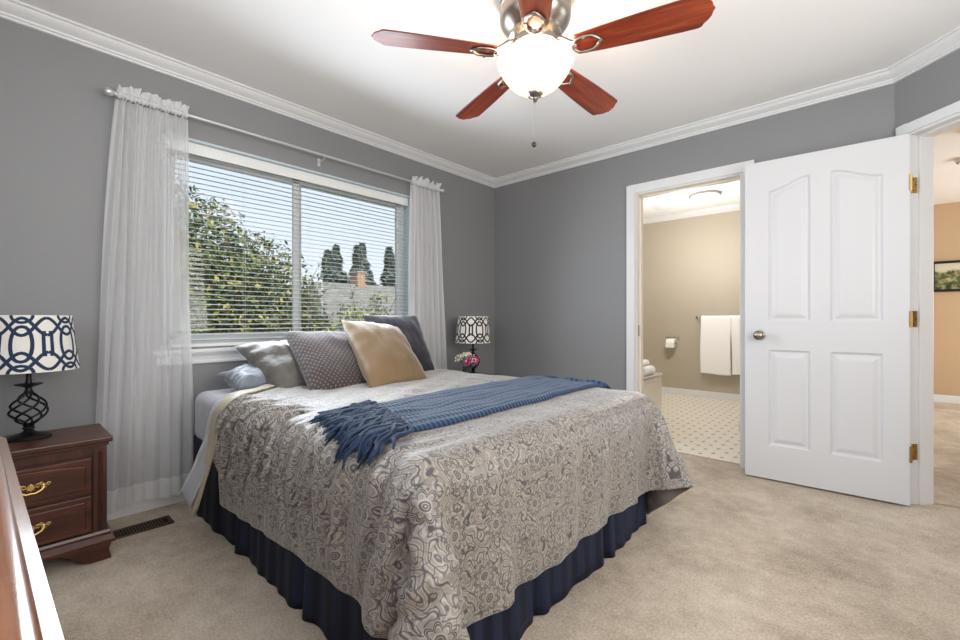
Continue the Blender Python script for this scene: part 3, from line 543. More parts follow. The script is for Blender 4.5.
def m_paisley():
    t = NT('paisley_comforter'); uv = t.uv()
    s = t.n('SeparateXYZ', uv, out=None)
    base = t.mix(t.noise(uv, 5, 3), lin(122, 116, 109), lin(144, 138, 130))
    def fmix(f, a, b): return t.math('ADD', t.math('MULTIPLY', a, t.math('SUBTRACT', 1, f)), t.math('MULTIPLY', b, f))
    def rosette(scale, off, pet, seed):
        v = t.n('Mapping', _Vector=uv, _Location=off, _Scale=(scale, scale, scale))
        vo = t.n('TexVoronoi', out=None, voronoi_dimensions='2D'); t.put(vo.inputs['Vector'], v); t.put(vo.inputs['Scale'], 1); t.put(vo.inputs['Randomness'], .55)
        loc = t.vm('SUBTRACT', v, vo.outputs['Position']); q = t.n('SeparateXYZ', loc, out=None)
        th = t.math('ARCTAN2', q.outputs[1], q.outputs[0]); r = vo.outputs['Distance']
        pe = t.math('ABSOLUTE', t.math('SINE', t.math('MULTIPLY', th, pet/2)))
        rr = t.math('SUBTRACT', r, t.math('MULTIPLY', pe, .12))           # petal outline radius
        l1 = t.math('ABSOLUTE', t.math('SUBTRACT', rr, .20)); l2 = t.math('ABSOLUTE', t.math('SUBTRACT', rr, .15))
        l3 = t.math('ABSOLUTE', t.math('SUBTRACT', r, .085)); l4 = t.math('ABSOLUTE', t.math('SUBTRACT', r, .035))
        spoke = t.math('ADD', t.math('MULTIPLY', pe, .09), t.math('MULTIPLY', t.math('ABSOLUTE', t.math('SUBTRACT', r, .16)), .6))
        l = t.math('MINIMUM', t.math('MINIMUM', l1, l2), t.math('MINIMUM', t.math('MINIMUM', l3, l4), spoke))
        inside = t.math('LESS_THAN', rr, .235)
        return l, inside, l2
    l, ins, l2 = rosette(8.6, (.13, .2, 0), 8, 0)
    # scrolling vines between the rosettes: contour lines of a warped noise
    nz = t.noise(uv, 13, 1.2, .45)
    cont = t.math('ABSOLUTE', t.math('SUBTRACT', t.math('FRACT', t.math('MULTIPLY', nz, 9)), .5))
    nz2 = t.noise(t.n('Mapping', _Vector=uv, _Location=(3.1, 1.7, 0)), 30, 1, .4)
    cont2 = t.math('ABSOLUTE', t.math('SUBTRACT', t.math('FRACT', t.math('MULTIPLY', nz2, 5)), .5))
    lr = t.ramp(l, (.010, (1, 1, 1)), (.020, (0, 0, 0)))
    lc = t.ramp(cont, (.045, (1, 1, 1)), (.085, (0, 0, 0))); lc2 = t.ramp(cont2, (.05, (1, 1, 1)), (.10, (0, 0, 0)))
    bg = t.math('MAXIMUM', lc, t.math('MULTIPLY', lc2, .9))
    dark = fmix(ins, bg, lr)
    lightl = t.ramp(t.math('ABSOLUTE', t.math('SUBTRACT', cont, .24)), (.04, (1, 1, 1)), (.09, (0, 0, 0)))
    lightr = t.ramp(t.math('ABSOLUTE', t.math('SUBTRACT', l, .034)), (.006, (1, 1, 1)), (.014, (0, 0, 0)))
    li = fmix(ins, lightl, lightr)
    c = t.mix(t.math('MULTIPLY', li, .6), base, lin(178, 170, 160))
    c = t.mix(t.math('MULTIPLY', dark, .85), c, lin(50, 50, 60))
    wr_ = t.noise(t.n('Mapping', _Vector=uv, _Scale=(1, 1, 1)), 16, 3, .6)
    nr = t.bump(t.math('ADD', wr_, t.math('MULTIPLY', dark, -.04)), .45, .012)
    return t.done(t.bsdf(c, .46, 0, nr, Sheen_Weight=.35, Sheen_Roughness=.35, Specular_IOR_Level=.6))
LINING = m_satin('tan_lining', lin(150, 138, 112), lin(172, 158, 130), .45, 14)
def sstep(a, b, x): t_ = max(0, min(1, (x-a)/(b-a))); return t_*t_*(3-2*t_)
rr_ = random.Random(21)
RIDGES = [(.06+i*.062+rr_.uniform(-.02, .02), rr_.uniform(.008, .014), rr_.uniform(.010, .026), rr_.uniform(-.02, .22)) for i in range(24)]
def comforter():
    W1 = NXQ+1
    # wrinkles added along surface normals: fine pulled folds on the near side, soft ones at the foot
    nrm = []
    for j in range(NYQ+1):
        for i in range(W1):
            a = DV[j*W1+min(i+1, NXQ)]-DV[j*W1+max(i-1, 0)]; b_ = DV[min(j+1, NYQ)*W1+i]-DV[max(j-1, 0)*W1+i]
            nrm.append(a.cross(b_).normalized())
    K = 5; nu, nv = NXQ*K, NYQ*K
    L1, L2 = 2.14, 2.37
    def samp(arr, fi, fj):
        i = min(int(fi), NXQ-1); j = min(int(fj), NYQ-1); a = fi-i; b_ = fj-j
        return (arr[j*W1+i]*(1-a)+arr[j*W1+i+1]*a)*(1-b_)+(arr[(j+1)*W1+i]*(1-a)+arr[(j+1)*W1+i+1]*a)*b_
    def fn(u, v):
        p = samp(DV, u*NXQ, v*NYQ); n = samp(nrm, u*NXQ, v*NYQ).normalized()
        x = u*L1; y = v*L2        # cloth coordinates in metres
        near = 1-sstep(.55, .80, y)
        side = 1-sstep(.36, .46, y)
        wob = noise.noise(Vector((x*5, y*2.2, 0)))
        ph = x*58+5*wob+ (y-.4)*7*math.sin(x*3.0)
        d = .0
        fade = sstep(0, .12, y)
        d += near*(.30+.70*side)*fade*.0125*(math.sin(ph)+.55*math.sin(ph*1.73+2))*(.55+.75*abs(noise.noise(Vector((x*3.3, 7, y*1.2)))))*(1-sstep(1.55, 1.85, x)*.5)
        xs = x-.50*(y-.40)+.02*noise.noise(Vector((x*6, y*6, 9)))
        rg = 0
        for (x0_, w_, h_, l_) in RIDGES:
            q = (xs-x0_)/w_
            if abs(q) < 3: rg += h_*math.exp(-q*q)*sstep(l_, l_+.12, y)*((1-sstep(.42, .60, y)) if x < .85 else (1-sstep(.24, .34, y)))
        d += rg
        foot = sstep(1.72, 1.84, x)
        d += foot*.010*(math.sin(y*21+3*noise.noise(Vector((y*2, x*1.5, 3))))+.5*math.sin(y*47+1))*(.4+.6*sstep(1.8, 2.1, x))
        d += .0045*noise.noise(Vector((x*9, y*9, 1.5)))+.006*noise.noise(Vector((x*3.3, y*3.3, 5)))
        return p+n*(d+.014)
    m_ = MB(); m_.grid(fn, nu, nv, uvfn=lambda u, v: (u*L1, v*L2)); return m_
cmb = comforter()
com = cmb.build('comforter', [m_paisley(), plain('comforter_underside', lin(104, 96, 90), .6)], None, smooth=180, merge=False)
sd = com.modifiers.new('t', 'SOLIDIFY'); sd.thickness = .020; sd.offset = -1; sd.material_offset = 1; sd.material_offset_rim = 0
tag(com, 'grey beige paisley comforter draped over the bed', 'comforter')
bm = bmesh.new(); bm.from_mesh(com.data); BV = BVHTree.FromBMesh(bm); bm.free()
def topz(x, y, dflt=.67):
    h = BV.ray_cast(Vector((x, y, 2)), Vector((0, 0, -1)))
    return h[0].z if h[0] is not None else dflt
# turned-back lining strip and the sheet edge at the head of the bed
W1 = NXQ+1
row0 = [DV[j*W1] for j in range(NYQ+1)]; row3 = [DV[j*W1+3] for j in range(NYQ+1)]
def head_strip(xa, xb, off, drop, extra, flare, seed):
    def fn(u, v):
        fj = v*NYQ; j = min(int(fj), NYQ-1); b_ = fj-j
        p = row0[j]*(1-b_)+row0[j+1]*b_
        tn = (row0[min(j+2, NYQ)]-row0[max(j-1, 0)]); n = Vector((0, -tn.z, tn.y)).normalized()
        if n.z < -.2: n = -n
        sd_ = max(0, (.62-p.z)/.42) if p.y < -2 else 0
        sf = max(0, (.62-p.z)/.42) if p.y > -2 else 0
        k = max(sd_, sf)
        x = p.x-.358+xa+(xb-xa)*u+drop*k+.012*noise.noise(Vector((u*3, v*9, seed)))
        o_ = off+.004*math.sin(u*PI)+flare*k*k+.006*noise.noise(Vector((u*4, v*30, seed+3)))*(1 if k > 0 else .5)
        z = p.z+n.z*o_+extra*k*(1-abs(2*u-1))
        y = p.y+n.y*o_
        return (x, y, max(.01, z))
    m_ = MB(); m_.grid(fn, 10, NYQ*2); return m_
ls = head_strip(.285, .385, .030, -.06, -.05, .07, 1).build('turned_back_lining', LINING, com, smooth=180, merge=False, label='tan turned-back lining edge')
ls.modifiers.new('t', 'SOLIDIFY').thickness = .008
sh = head_strip(.20, .375, .012, -.10, .05, .10, 8).build('bed_sheet', m_satin('silver_sheet', lin(150, 152, 158), lin(172, 174, 180), .36, 12), None, smooth=180, merge=False)
sh.modifiers.new('t', 'SOLIDIFY').thickness = .004
tag(sh, 'silver grey flat sheet edge folded out below the comforter at the head of the bed', 'sheet')

# ---- pillows
def pillow(name, c, thick, mat, label, cat='pillow', group=None, sag=.0, seed=0, pinch=.06, piping=None, wr=.006, lift=(0, 0, 0)):
    """c: corners BL, BR, TR, TL in world; front face normal is (BR-BL)x(TL-BL)"""
    BL, BR, TR, TL = [Vector(p) for p in c]
    N = ((BR-BL).cross(TL-BL)+(TR-TL).cross(TR-BR)).normalized()
    ctr = (BL+BR+TR+TL)/4; base_ = Vector((ctr.x, ctr.y, min(p.z for p in (BL, BR, TR, TL))))
    def surf(sg):
        def fn(u, v):
            s_, t_ = 2*u-1, 2*v-1
            q = 1-pinch*(1-t_*t_)*(abs(s_)**1.5); r_ = 1-pinch*(1-s_*s_)*(abs(t_)**1.5)
            uu, vv = (s_*q+1)/2, (t_*r_+1)/2
            p = (BL*(1-uu)+BR*uu)*(1-vv)+(TL*(1-uu)+TR*uu)*vv
            f = max(0, (1-abs(s_)**2.3))*max(0, (1-abs(t_)**2.3)); f = f**.5
            w_ = wr*noise.noise(Vector((u*5+seed, v*5, sg)))+wr*.7*noise.noise(Vector((u*12+seed, v*4, sg)))
            edge = wr*.5*math.sin(u*34+seed)*(abs(t_)**6)+wr*.5*math.sin(v*38+seed)*(abs(s_)**6)
            h = sg*(thick/2*f)*(1+.12*noise.noise(Vector((u*2.2+seed, v*2.2, 4))))+(w_ + edge*(1-max(abs(s_), abs(t_))**14))*min(1, f*4)*sg
            p = p+N*h+Vector((0, 0, -1))*sag*(f)*(1-vv)*.3
            return p-base_
        return fn
    m_ = MB(); n_ = 34
    m_.grid(surf(1), n_, n_); m_.grid(surf(-1), n_, n_, flip=True)
    o = m_.build(name, mat, None, smooth=180, merge=True); o.location = base_+Vector(lift)
    o.data.update()
    tag(o, label, cat, group)
    ring = []
    f = surf(0)
    for k in range(96):
        a = k/24
        u, v = (a, 0) if a < 1 else (1, a-1) if a < 2 else (3-a, 1) if a < 3 else (0, 4-a)
        ring.append(f(u, v))
    if piping:
        mm = MB(); mm.tube(ring, .0035, 6, closed=True); mm.build('piping', piping, o, smooth=60)
    return o
t = NT('lattice_pillow_weave'); uv = t.uv(); s = t.n('SeparateXYZ', uv, out=None)
a = t.math('MULTIPLY', t.math('ADD', s.outputs[0], s.outputs[1]), 16); b_ = t.math('MULTIPLY', t.math('SUBTRACT', s.outputs[0], s.outputs[1]), 16)
fa = t.math('ABSOLUTE', t.math('SUBTRACT', t.math('FRACT', a), .5)); fb = t.math('ABSOLUTE', t.math('SUBTRACT', t.math('FRACT', b_), .5))
mx = t.math('MAXIMUM', fa, fb); mn = t.math('MINIMUM', fa, fb)
dots = t.ramp(mx, (.25, (1, 1, 1)), (.30, (0, 0, 0))); lines = t.ramp(mx, (.43, (0, 0, 0)), (.47, (1, 1, 1)))
col = t.mix(dots, lin(20, 25, 42), lin(112, 92, 78)); col = t.mix(t.math('MULTIPLY', lines, .65), col, lin(92, 80, 74))
LATT = t.done(t.bsdf(col, .7, 0, t.bump(t.noise(t.obj(), 16, 3), .3, .01), Sheen_Weight=.3))
TAN = m_satin('tan_satin', lin(120, 97, 68), lin(138, 113, 82), .36, 7, .4, .3)
NAVY = m_satin('dark_indigo_cloth', lin(25, 20, 33), lin(34, 27, 44), .55, 10, .5, .3)
GREY = m_satin('grey_brown_satin', lin(74, 66, 56), lin(104, 102, 98), .32, 8, .4, .6)
BLUEG = m_satin('silver_blue_satin', lin(92, 99, 110), lin(128, 136, 148), .3, 10, .4, .7)
pillow('pillow', [(.20, -2.67, .725), (.18, -2.14, .72), (.50, -2.14, .685), (.52, -2.66, .68)], .17, BLUEG,
       'silver blue satin pillow lying flat at the near head corner of the bed', seed=2, wr=.012, pinch=.10)
pillow('pillow', [(.63, -2.505, .640), (.63, -2.05, .64), (.23, -2.10, .895), (.20, -2.575, .882)], .19, GREY,
       'grey brown satin pillow leaning left of the lattice cushion', seed=7, wr=.014)
pillow('cushion', [(.80, -2.41, .640), (.78, -1.96, .635), (.36, -1.90, .95), (.34, -2.36, .963)], .16, LATT,
       'square navy and tan lattice patterned cushion', 'cushion', seed=4)
pillow('cushion', [(.60, -1.84, .65), (.62, -1.375, .643), (.24, -1.25, 1.075), (.27, -1.77, 1.075)], .12, NAVY,
       'dark indigo square cushion behind the tan one', 'cushion', seed=9)
pillow('cushion', [(.93, -2.14, .640), (.85, -1.65, .637), (.45, -1.60, .985), (.47, -2.05, 1.035)], .18, TAN,
       'large plain tan satin cushion at the front of the pile', 'cushion', seed=12, wr=.007)

# ---- throw blanket
t = NT('blue_knit'); uv = t.uv(); s = t.n('SeparateXYZ', uv, out=None)
row = t.math('MULTIPLY', s.outputs[1], 2*PI*48)
zig = t.math('MULTIPLY', t.math('ABSOLUTE', t.math('SUBTRACT', t.math('FRACT', t.math('MULTIPLY', s.outputs[0], 26)), .5)), 6)
kn_ = t.math('SINE', t.math('ADD', row, zig)); ribs = t.math('ABSOLUTE', t.math('SUBTRACT', t.math('FRACT', t.math('MULTIPLY', s.outputs[0], 26)), .5))
hgt = t.math('ADD', t.math('MULTIPLY', kn_, .5), t.math('MULTIPLY', ribs, 2.2))
cc = t.ramp(t.math('ADD', t.math('MULTIPLY', hgt, .35), .2), (0, lin(12, 32, 56)), (.5, lin(26, 62, 98)), (1, lin(62, 104, 142)))
KNIT = t.done(t.bsdf(cc, .85, 0, t.bump(hgt, .8, .006), Sheen_Weight=.15))
YARN = plain('blue_yarn', lin(16, 42, 72), .85, bumpscale=300, bstr=.4, Sheen_Weight=.1)
def throw_edges(y):   # back and front x of the band
    k = (y+2.6)/1.5
    return 1.375+.012*math.sin(k*5)+.01*k, 1.835+.0*k+.012*math.sin(k*4+1)
def thr(u, v):
    y0_ = -2.50-.20*u; y = y0_+v*(-1.04-y0_)
    xa, xb = throw_edges(y); x = xa+(xb-xa)*u
    yy = y+(.05*(u-.5) if v < .1 else 0)*(1-v/.1)
    z = topz(x, min(yy, -1.16), .66)
    if yy > -1.19: z = min(z, .668)-(yy+1.19)**1.3*.9
    ridge = .008*abs(math.sin(u*PI*3.1+.3*math.sin(v*5)))+.004*noise.noise(Vector((u*5, v*8, 2)))
    edge = min(1, min(u, 1-u)/.03)
    return (x, yy, z+.004+(.016+ridge)*edge**.5)
m = MB(); m.grid(thr, 60, 150, uvfn=lambda u, v: (u*.48, v*1.56))
throw = m.build('throw_blanket', KNIT, None, smooth=180, merge=False)
throw.modifiers.new('t', 'SOLIDIFY').thickness = .006
tag(throw, 'blue knitted throw with a fringed end laid across the foot of the bed', 'blanket')
rnd = random.Random(11); m = MB()
for k in range(290):
    u = (k+rnd.random())/290; lay = rnd.random()
    start = Vector(thr(min(.99, max(.01, u)), rnd.uniform(.0, .05))); start.z += .006*lay
    dirv = Vector((.30+rnd.uniform(-.5, .5), -1, 0)).normalized(); L = rnd.uniform(.15, .23); n_ = 9; pts = [start]; p = start.copy(); vel = dirv.copy()
    wv = rnd.uniform(0, 6); amp = rnd.uniform(.3, .8)
    for i in range(n_):
        st_ = L/n_
        side = Vector((math.cos(i*1.1+wv)*amp, 0, 0))
        q = p+(vel+side).normalized()*st_+Vector((0, 0, -.006))
        h = BV.find_nearest(q)
        if h[0] is not None:
            nn = h[1] if h[1].z > -.3 else -h[1]
            off = .008+.026*lay*(1-i/n_*.5)
            q = h[0]+nn*off
            # slide down the slope at the edge
            if nn.z < .8: vel = (vel*.5+Vector((rnd.uniform(-.2, .2), 0, -1))).normalized()
        pts.append(q); p = q
    m.tube(pts, [.0062]*(len(pts)-3)+[.0058, .005, .003], 5)
fr = m.build('fringe', YARN, throw, smooth=180, merge=False, label='thick twisted blue yarn fringe')
fr['kind'] = 'stuff'

# ------------------------------------------------------------------ curtains and rod
rod = thing('curtain_rod', 'slim brushed steel curtain rod with ball finials above the window', 'curtain rod', (.085, -1.97, 2.185))
ROD = plain('satin_steel', lin(216, 216, 216), .3, .7)
m = MB(); m.tube([(0, -1.12, 0), (0, 1.115, 0)], .0085, 14); m.build('rod', ROD, rod, smooth=60)
for sgn in (-1, 1):
    m = MB(); m.lathe([(0, 0), (.012, 0), (.013, .004), (.009, .008), (.0135, .013), (.018, .021), (.0195, .030), (.018, .039), (.010, .047), (0, .05)], c=(0, sgn*1.115, 0), n=20, M=Matrix.Rotation(-sgn*PI/2, 3, 'X'))
    m.build('finial', ROD, rod, smooth=60)
for yy in (-1.075, .02, 1.075):
    m = MB(); m.tube([(-.082, yy, -.03), (-.05, yy, -.026), (-.012, yy, -.02), (0, yy, -.012)], .0045, 8); m.box(-.085, -.080, yy-.01, yy+.01, -.055, .0)
    m.build('bracket', ROD, rod)
def m_sheer(name, alpha, col):
    t = NT(name); o = t.uv(); n1 = t.noise(t.scale(o, (240, 60, 1)), 1, 2)
    d = t.n('BsdfDiffuse', col); tr = t.n('BsdfTranslucent', col); mx_ = t.n('MixShader', .38, d, tr)
    al = t.math('ADD', alpha-.05, t.math('MULTIPLY', n1, .1))
    return t.done(t.n('MixShader', al, t.n('BsdfTransparent', (1, 1, 1, 1)), mx_))
SHEER = m_sheer('white_sheer_voile', .62, lin(252, 252, 253)); HEMM = m_sheer('white_sheer_hem', .85, lin(252, 252, 253))
def curtain(name, label, yt0, yt1, yb0, yb1, zb, seed, folds, sheer_side):
    root = thing(name, label, 'curtain', (.085, (yt0+yt1)/2, 2.185), group=None)
    ox, oy, oz = .085, (yt0+yt1)/2, 2.185
    rnd = random.Random(seed); ph = rnd.uniform(0, 6)
    def pos(u, z, amp_top=.020):
        k = (2.185-z)/(2.185-zb); k = max(0, k)
        e_ = k**.8
        # unequal folds
        uw = u+.018*math.sin(u*17+seed)+.012*math.sin(u*29+2*seed)
        y = (yt0+(yt1-yt0)*u)*(1-e_)+(yb0+(yb1-yb0)*(uw))*e_
        amp = amp_top*(1-e_)+.040*e_
        x = .078-.006*e_+amp*((1-abs(math.sin(uw*PI*folds+ph)))*1.7-.7)*(.7+.3*math.sin(u*9))+amp*.22*(1-e_)*math.sin(u*2*PI*folds*2.3)
        y += .35*amp*math.cos(uw*2*PI*folds+ph)*e_
        y += .006*math.sin(z*3+u*20)
        return (max(.012, x)-ox, y-oy, z-oz)
    m_ = MB(); m_.grid(lambda u, v: pos(u, 2.165+(zb+.10-2.165)*v), 220, 60, uvfn=lambda u, v: (u, v*2)); m_.build('sheer_panel', SHEER, root, smooth=180, merge=False)
    m_ = MB(); m_.grid(lambda u, v: pos(u, zb+.10+(-.10+.012*math.sin(u*11+seed))*v), 220, 5); m_.build('hem', HEMM, root, smooth=180, merge=False, label='denser doubled bottom hem')
    # rod pocket and ruffled heading
    def head(u, v):
        a = v*2*PI
        r_ = .013+.004*math.sin(u*120+seed)
        return (r_*math.cos(a), (yt0+(yt1-yt0)*u)-oy+.003*math.sin(u*160), r_*math.sin(a)*1.15)
    m_ = MB(); m_.grid(head, 200, 10); m_.build('rod_pocket', HEMM, root, smooth=180, merge=False)
    def ruf(u, v):
        w_ = math.sin(u*2*PI*7+seed+math.sin(u*13))
        z = .012+v*(.036+.030*noise.noise(Vector((u*16, seed, 0)))+.008*noise.noise(Vector((u*60, seed, 0))))
        x = .008*v+(.004+.014*v)*w_*.8+.005*math.sin(u*110+2*math.sin(u*23))*v
        return (x, (yt0+(yt1-yt0)*u)-oy+.010*v*math.cos(u*2*PI*7), z)
    m_ = MB(); m_.grid(ruf, 240, 6); m_.build('ruffle', HEMM, root, smooth=180, merge=False, label='gathered ruffle above the rod')
    m_ = MB()
    m_.grid(lambda u, v: (pos(u, 2.165-.02*v)[0], pos(u, 2.165-.02*v)[1], -.008-.02*v), 200, 2)
    return root
curtain('sheer_curtain', 'long white sheer curtain on the left of the window by the nightstand', -3.085, -2.775, -3.185, -2.735, .075, 3, 8, 1)
curtain('sheer_curtain', 'white sheer curtain on the right of the window near the corner', -1.175, -.865, -1.20, -.74, .05, 8, 7, -1)

# ------------------------------------------------------------------ nightstands
def nightstand(label, x0, y0, wd=.58, dp=.40, h=.53):
    r = thing('nightstand', label, 'nightstand', (x0, y0, 0))
    def edge_slab(z0, z1, ov, name, prof=None):
        mm = MB(); mm.box(0, dp+ov, -wd/2-ov, wd/2+ov, z0, z1); return mm.build(name, CHERRY, r, bevel=.006, bseg=3)
    edge_slab(h-.024, h, .018, 'top')
    mm = MB(); mm.box(.002, dp+.006, -wd/2-.006, wd/2+.006, h-.040, h-.024); mm.build('top_moulding', CHERRY, r, bevel=.004)
    mm = MB(); mm.box(0, dp-.012, -wd/2, wd/2, .11, h-.04); 
    mm.box(dp-.012, dp, -wd/2, -wd/2+.045, .11, h-.04); mm.box(dp-.012, dp, wd/2-.045, wd/2, .11, h-.04)
    mm.box(dp-.012, dp, -wd/2+.045, wd/2-.045, h-.075, h-.04); mm.box(dp-.012, dp, -wd/2+.045, wd/2-.045, .11, .125)
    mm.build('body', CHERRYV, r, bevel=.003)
    # fluted post strip on the front corners
    for sy in (-1, 1):
        mm = MB(); yc = sy*(wd/2-.022)
        mm.tube([(dp+.002, yc, .13), (dp+.002, yc, h-.06)], .006, 8); mm.build('corner_bead', CHERRYV, r)
    # base with ogee bracket foot
    prof = [(0, .125), (.008, .125), (.012, .115), (.010, .105), (.018, .095), (.026, .085), (.024, .072), (.016, .055), (.014, .040), (.024, .018), (.028, 0), (0, 0)]
    mm = MB(); mm.sweep([(0, wd/2), (dp, wd/2), (dp, -wd/2), (0, -wd/2)][::-1], [(d, max(z, .070)) for d, z in prof[:9]]+[(0, .07)])
    mm.build('base_moulding', CHERRY, r, smooth=30)
    # bracket feet: curved cut-outs, front pair and side returns
    for sy in (-1, 1):
        mm = MB(); N_ = 12
        out_ = [(wd/2+.014, 0), (wd/2+.010, .02), (wd/2+.004, .04), (wd/2+.010, .058), (wd/2+.014, .071)]
        cut = [(wd/2-.17*q/N_, .071*sstep(.30, 1.0, q/N_)) for q in range(N_, -1, -1)]
        pl = [(sy*y, z) for y, z in out_+cut]
        mm.prism(pl, dp-.012, dp+.016, 'x')
        sp_ = [(dp-.012, 0), (dp-.012, .071), (0, .071), (0, 0), (.05, 0), (.09, .03), (.13, .045), (dp-.13, .045), (dp-.09, .03), (dp-.05, 0)]
        ya, yb = sorted((sy*(wd/2-.012), sy*(wd/2+.010)))
        mm.prism(sp_, ya, yb, 'y')
        mm.build('bracket_foot', CHERRY, r, bevel=.003)
    # drawers
    dz = [(.295, .445, 1), (.130, .285, 0)]
    for (za, zb_, arch) in dz:
        dd_ = MB(); ya, yb = -wd/2+.05, wd/2-.05
        dd_.box(dp-.012, dp+.004, ya, yb, za, zb_)
        # raised arched field
        poly = []
        n_ = 14
        for i in range(n_+1):
            q = i/n_; yy = ya+.020+(yb-ya-.04)*q; poly.append((yy, zb_-.030+(.016*math.sin(q*PI) if arch else .010)))
        poly += [(yb-.02, za+.02), (ya+.02, za+.02)]
        dd_.prism(poly, dp+.004, dp+.011, 'x')
        dr = dd_.build('drawer', CHERRY, r, bevel=.005, bseg=2)
        hz = (za+zb_)/2+.002
        hm = MB()
        # ornate back plate: scrolled outline
        for sy in (-1, 1):
            for (cy_, cz_, r0_, sgn) in ((.020, .004, .009, 1), (.036, -.003, .008, -1), (.050, .005, .007, 1), (.030, .012, .006, -1)):
                hm.tube([(dp+.0125, sy*(cy_+math.cos(q*.75)*r0_*(1-q*.07)), cz_+sgn*math.sin(q*.75)*r0_*(1-q*.07)) for q in range(10)], .0021, 6)
        hm.prism([(.012*math.cos(2*PI*i/16)*(1+.2*math.cos(PI*i)), .012*math.sin(2*PI*i/16)*(1+.2*math.cos(PI*i))) for i in range(16)], dp+.010, dp+.013, 'x')
        pts = [(dp+.014, -.036, .004), (dp+.026, -.036, .002), (dp+.030, -.030, -.010), (dp+.031, -.012, -.019), (dp+.032, 0, -.017), (dp+.031, .012, -.019), (dp+.030, .030, -.010), (dp+.026, .036, .002), (dp+.014, .036, .004)]
        hm.tube(pts, .0033, 7)
        hm.lathe([(0, 0), (.008, 0), (.006, .008), (.003, .010), (0, .010)], c=(dp+.012, -.036, .004), n=10, M=Matrix.Rotation(PI/2, 3, 'Y'))
        hm.lathe([(0, 0), (.008, 0), (.006, .008), (.003, .010), (0, .010)], c=(dp+.012, .036, .004), n=10, M=Matrix.Rotation(PI/2, 3, 'Y'))
        hm.lathe([(0, 0), (.006, 0), (.005, .006), (0, .007)], c=(dp+.012, 0, .010), n=10, M=Matrix.Rotation(PI/2, 3, 'Y'))
        hm.v = [(a, b, c+hz) for a, b, c in hm.v]
        hm.build('handle', BRASS, dr, smooth=40, label='ornate brass bail handle')
    return r
nightstand('dark cherry nightstand with brass handles on the left by the dresser', .128, -3.402, wd=.465, dp=.332)
nightstand('dark cherry nightstand mostly hidden behind the bed near the corner', .20, -.715, wd=.465, dp=.40, h=.537)

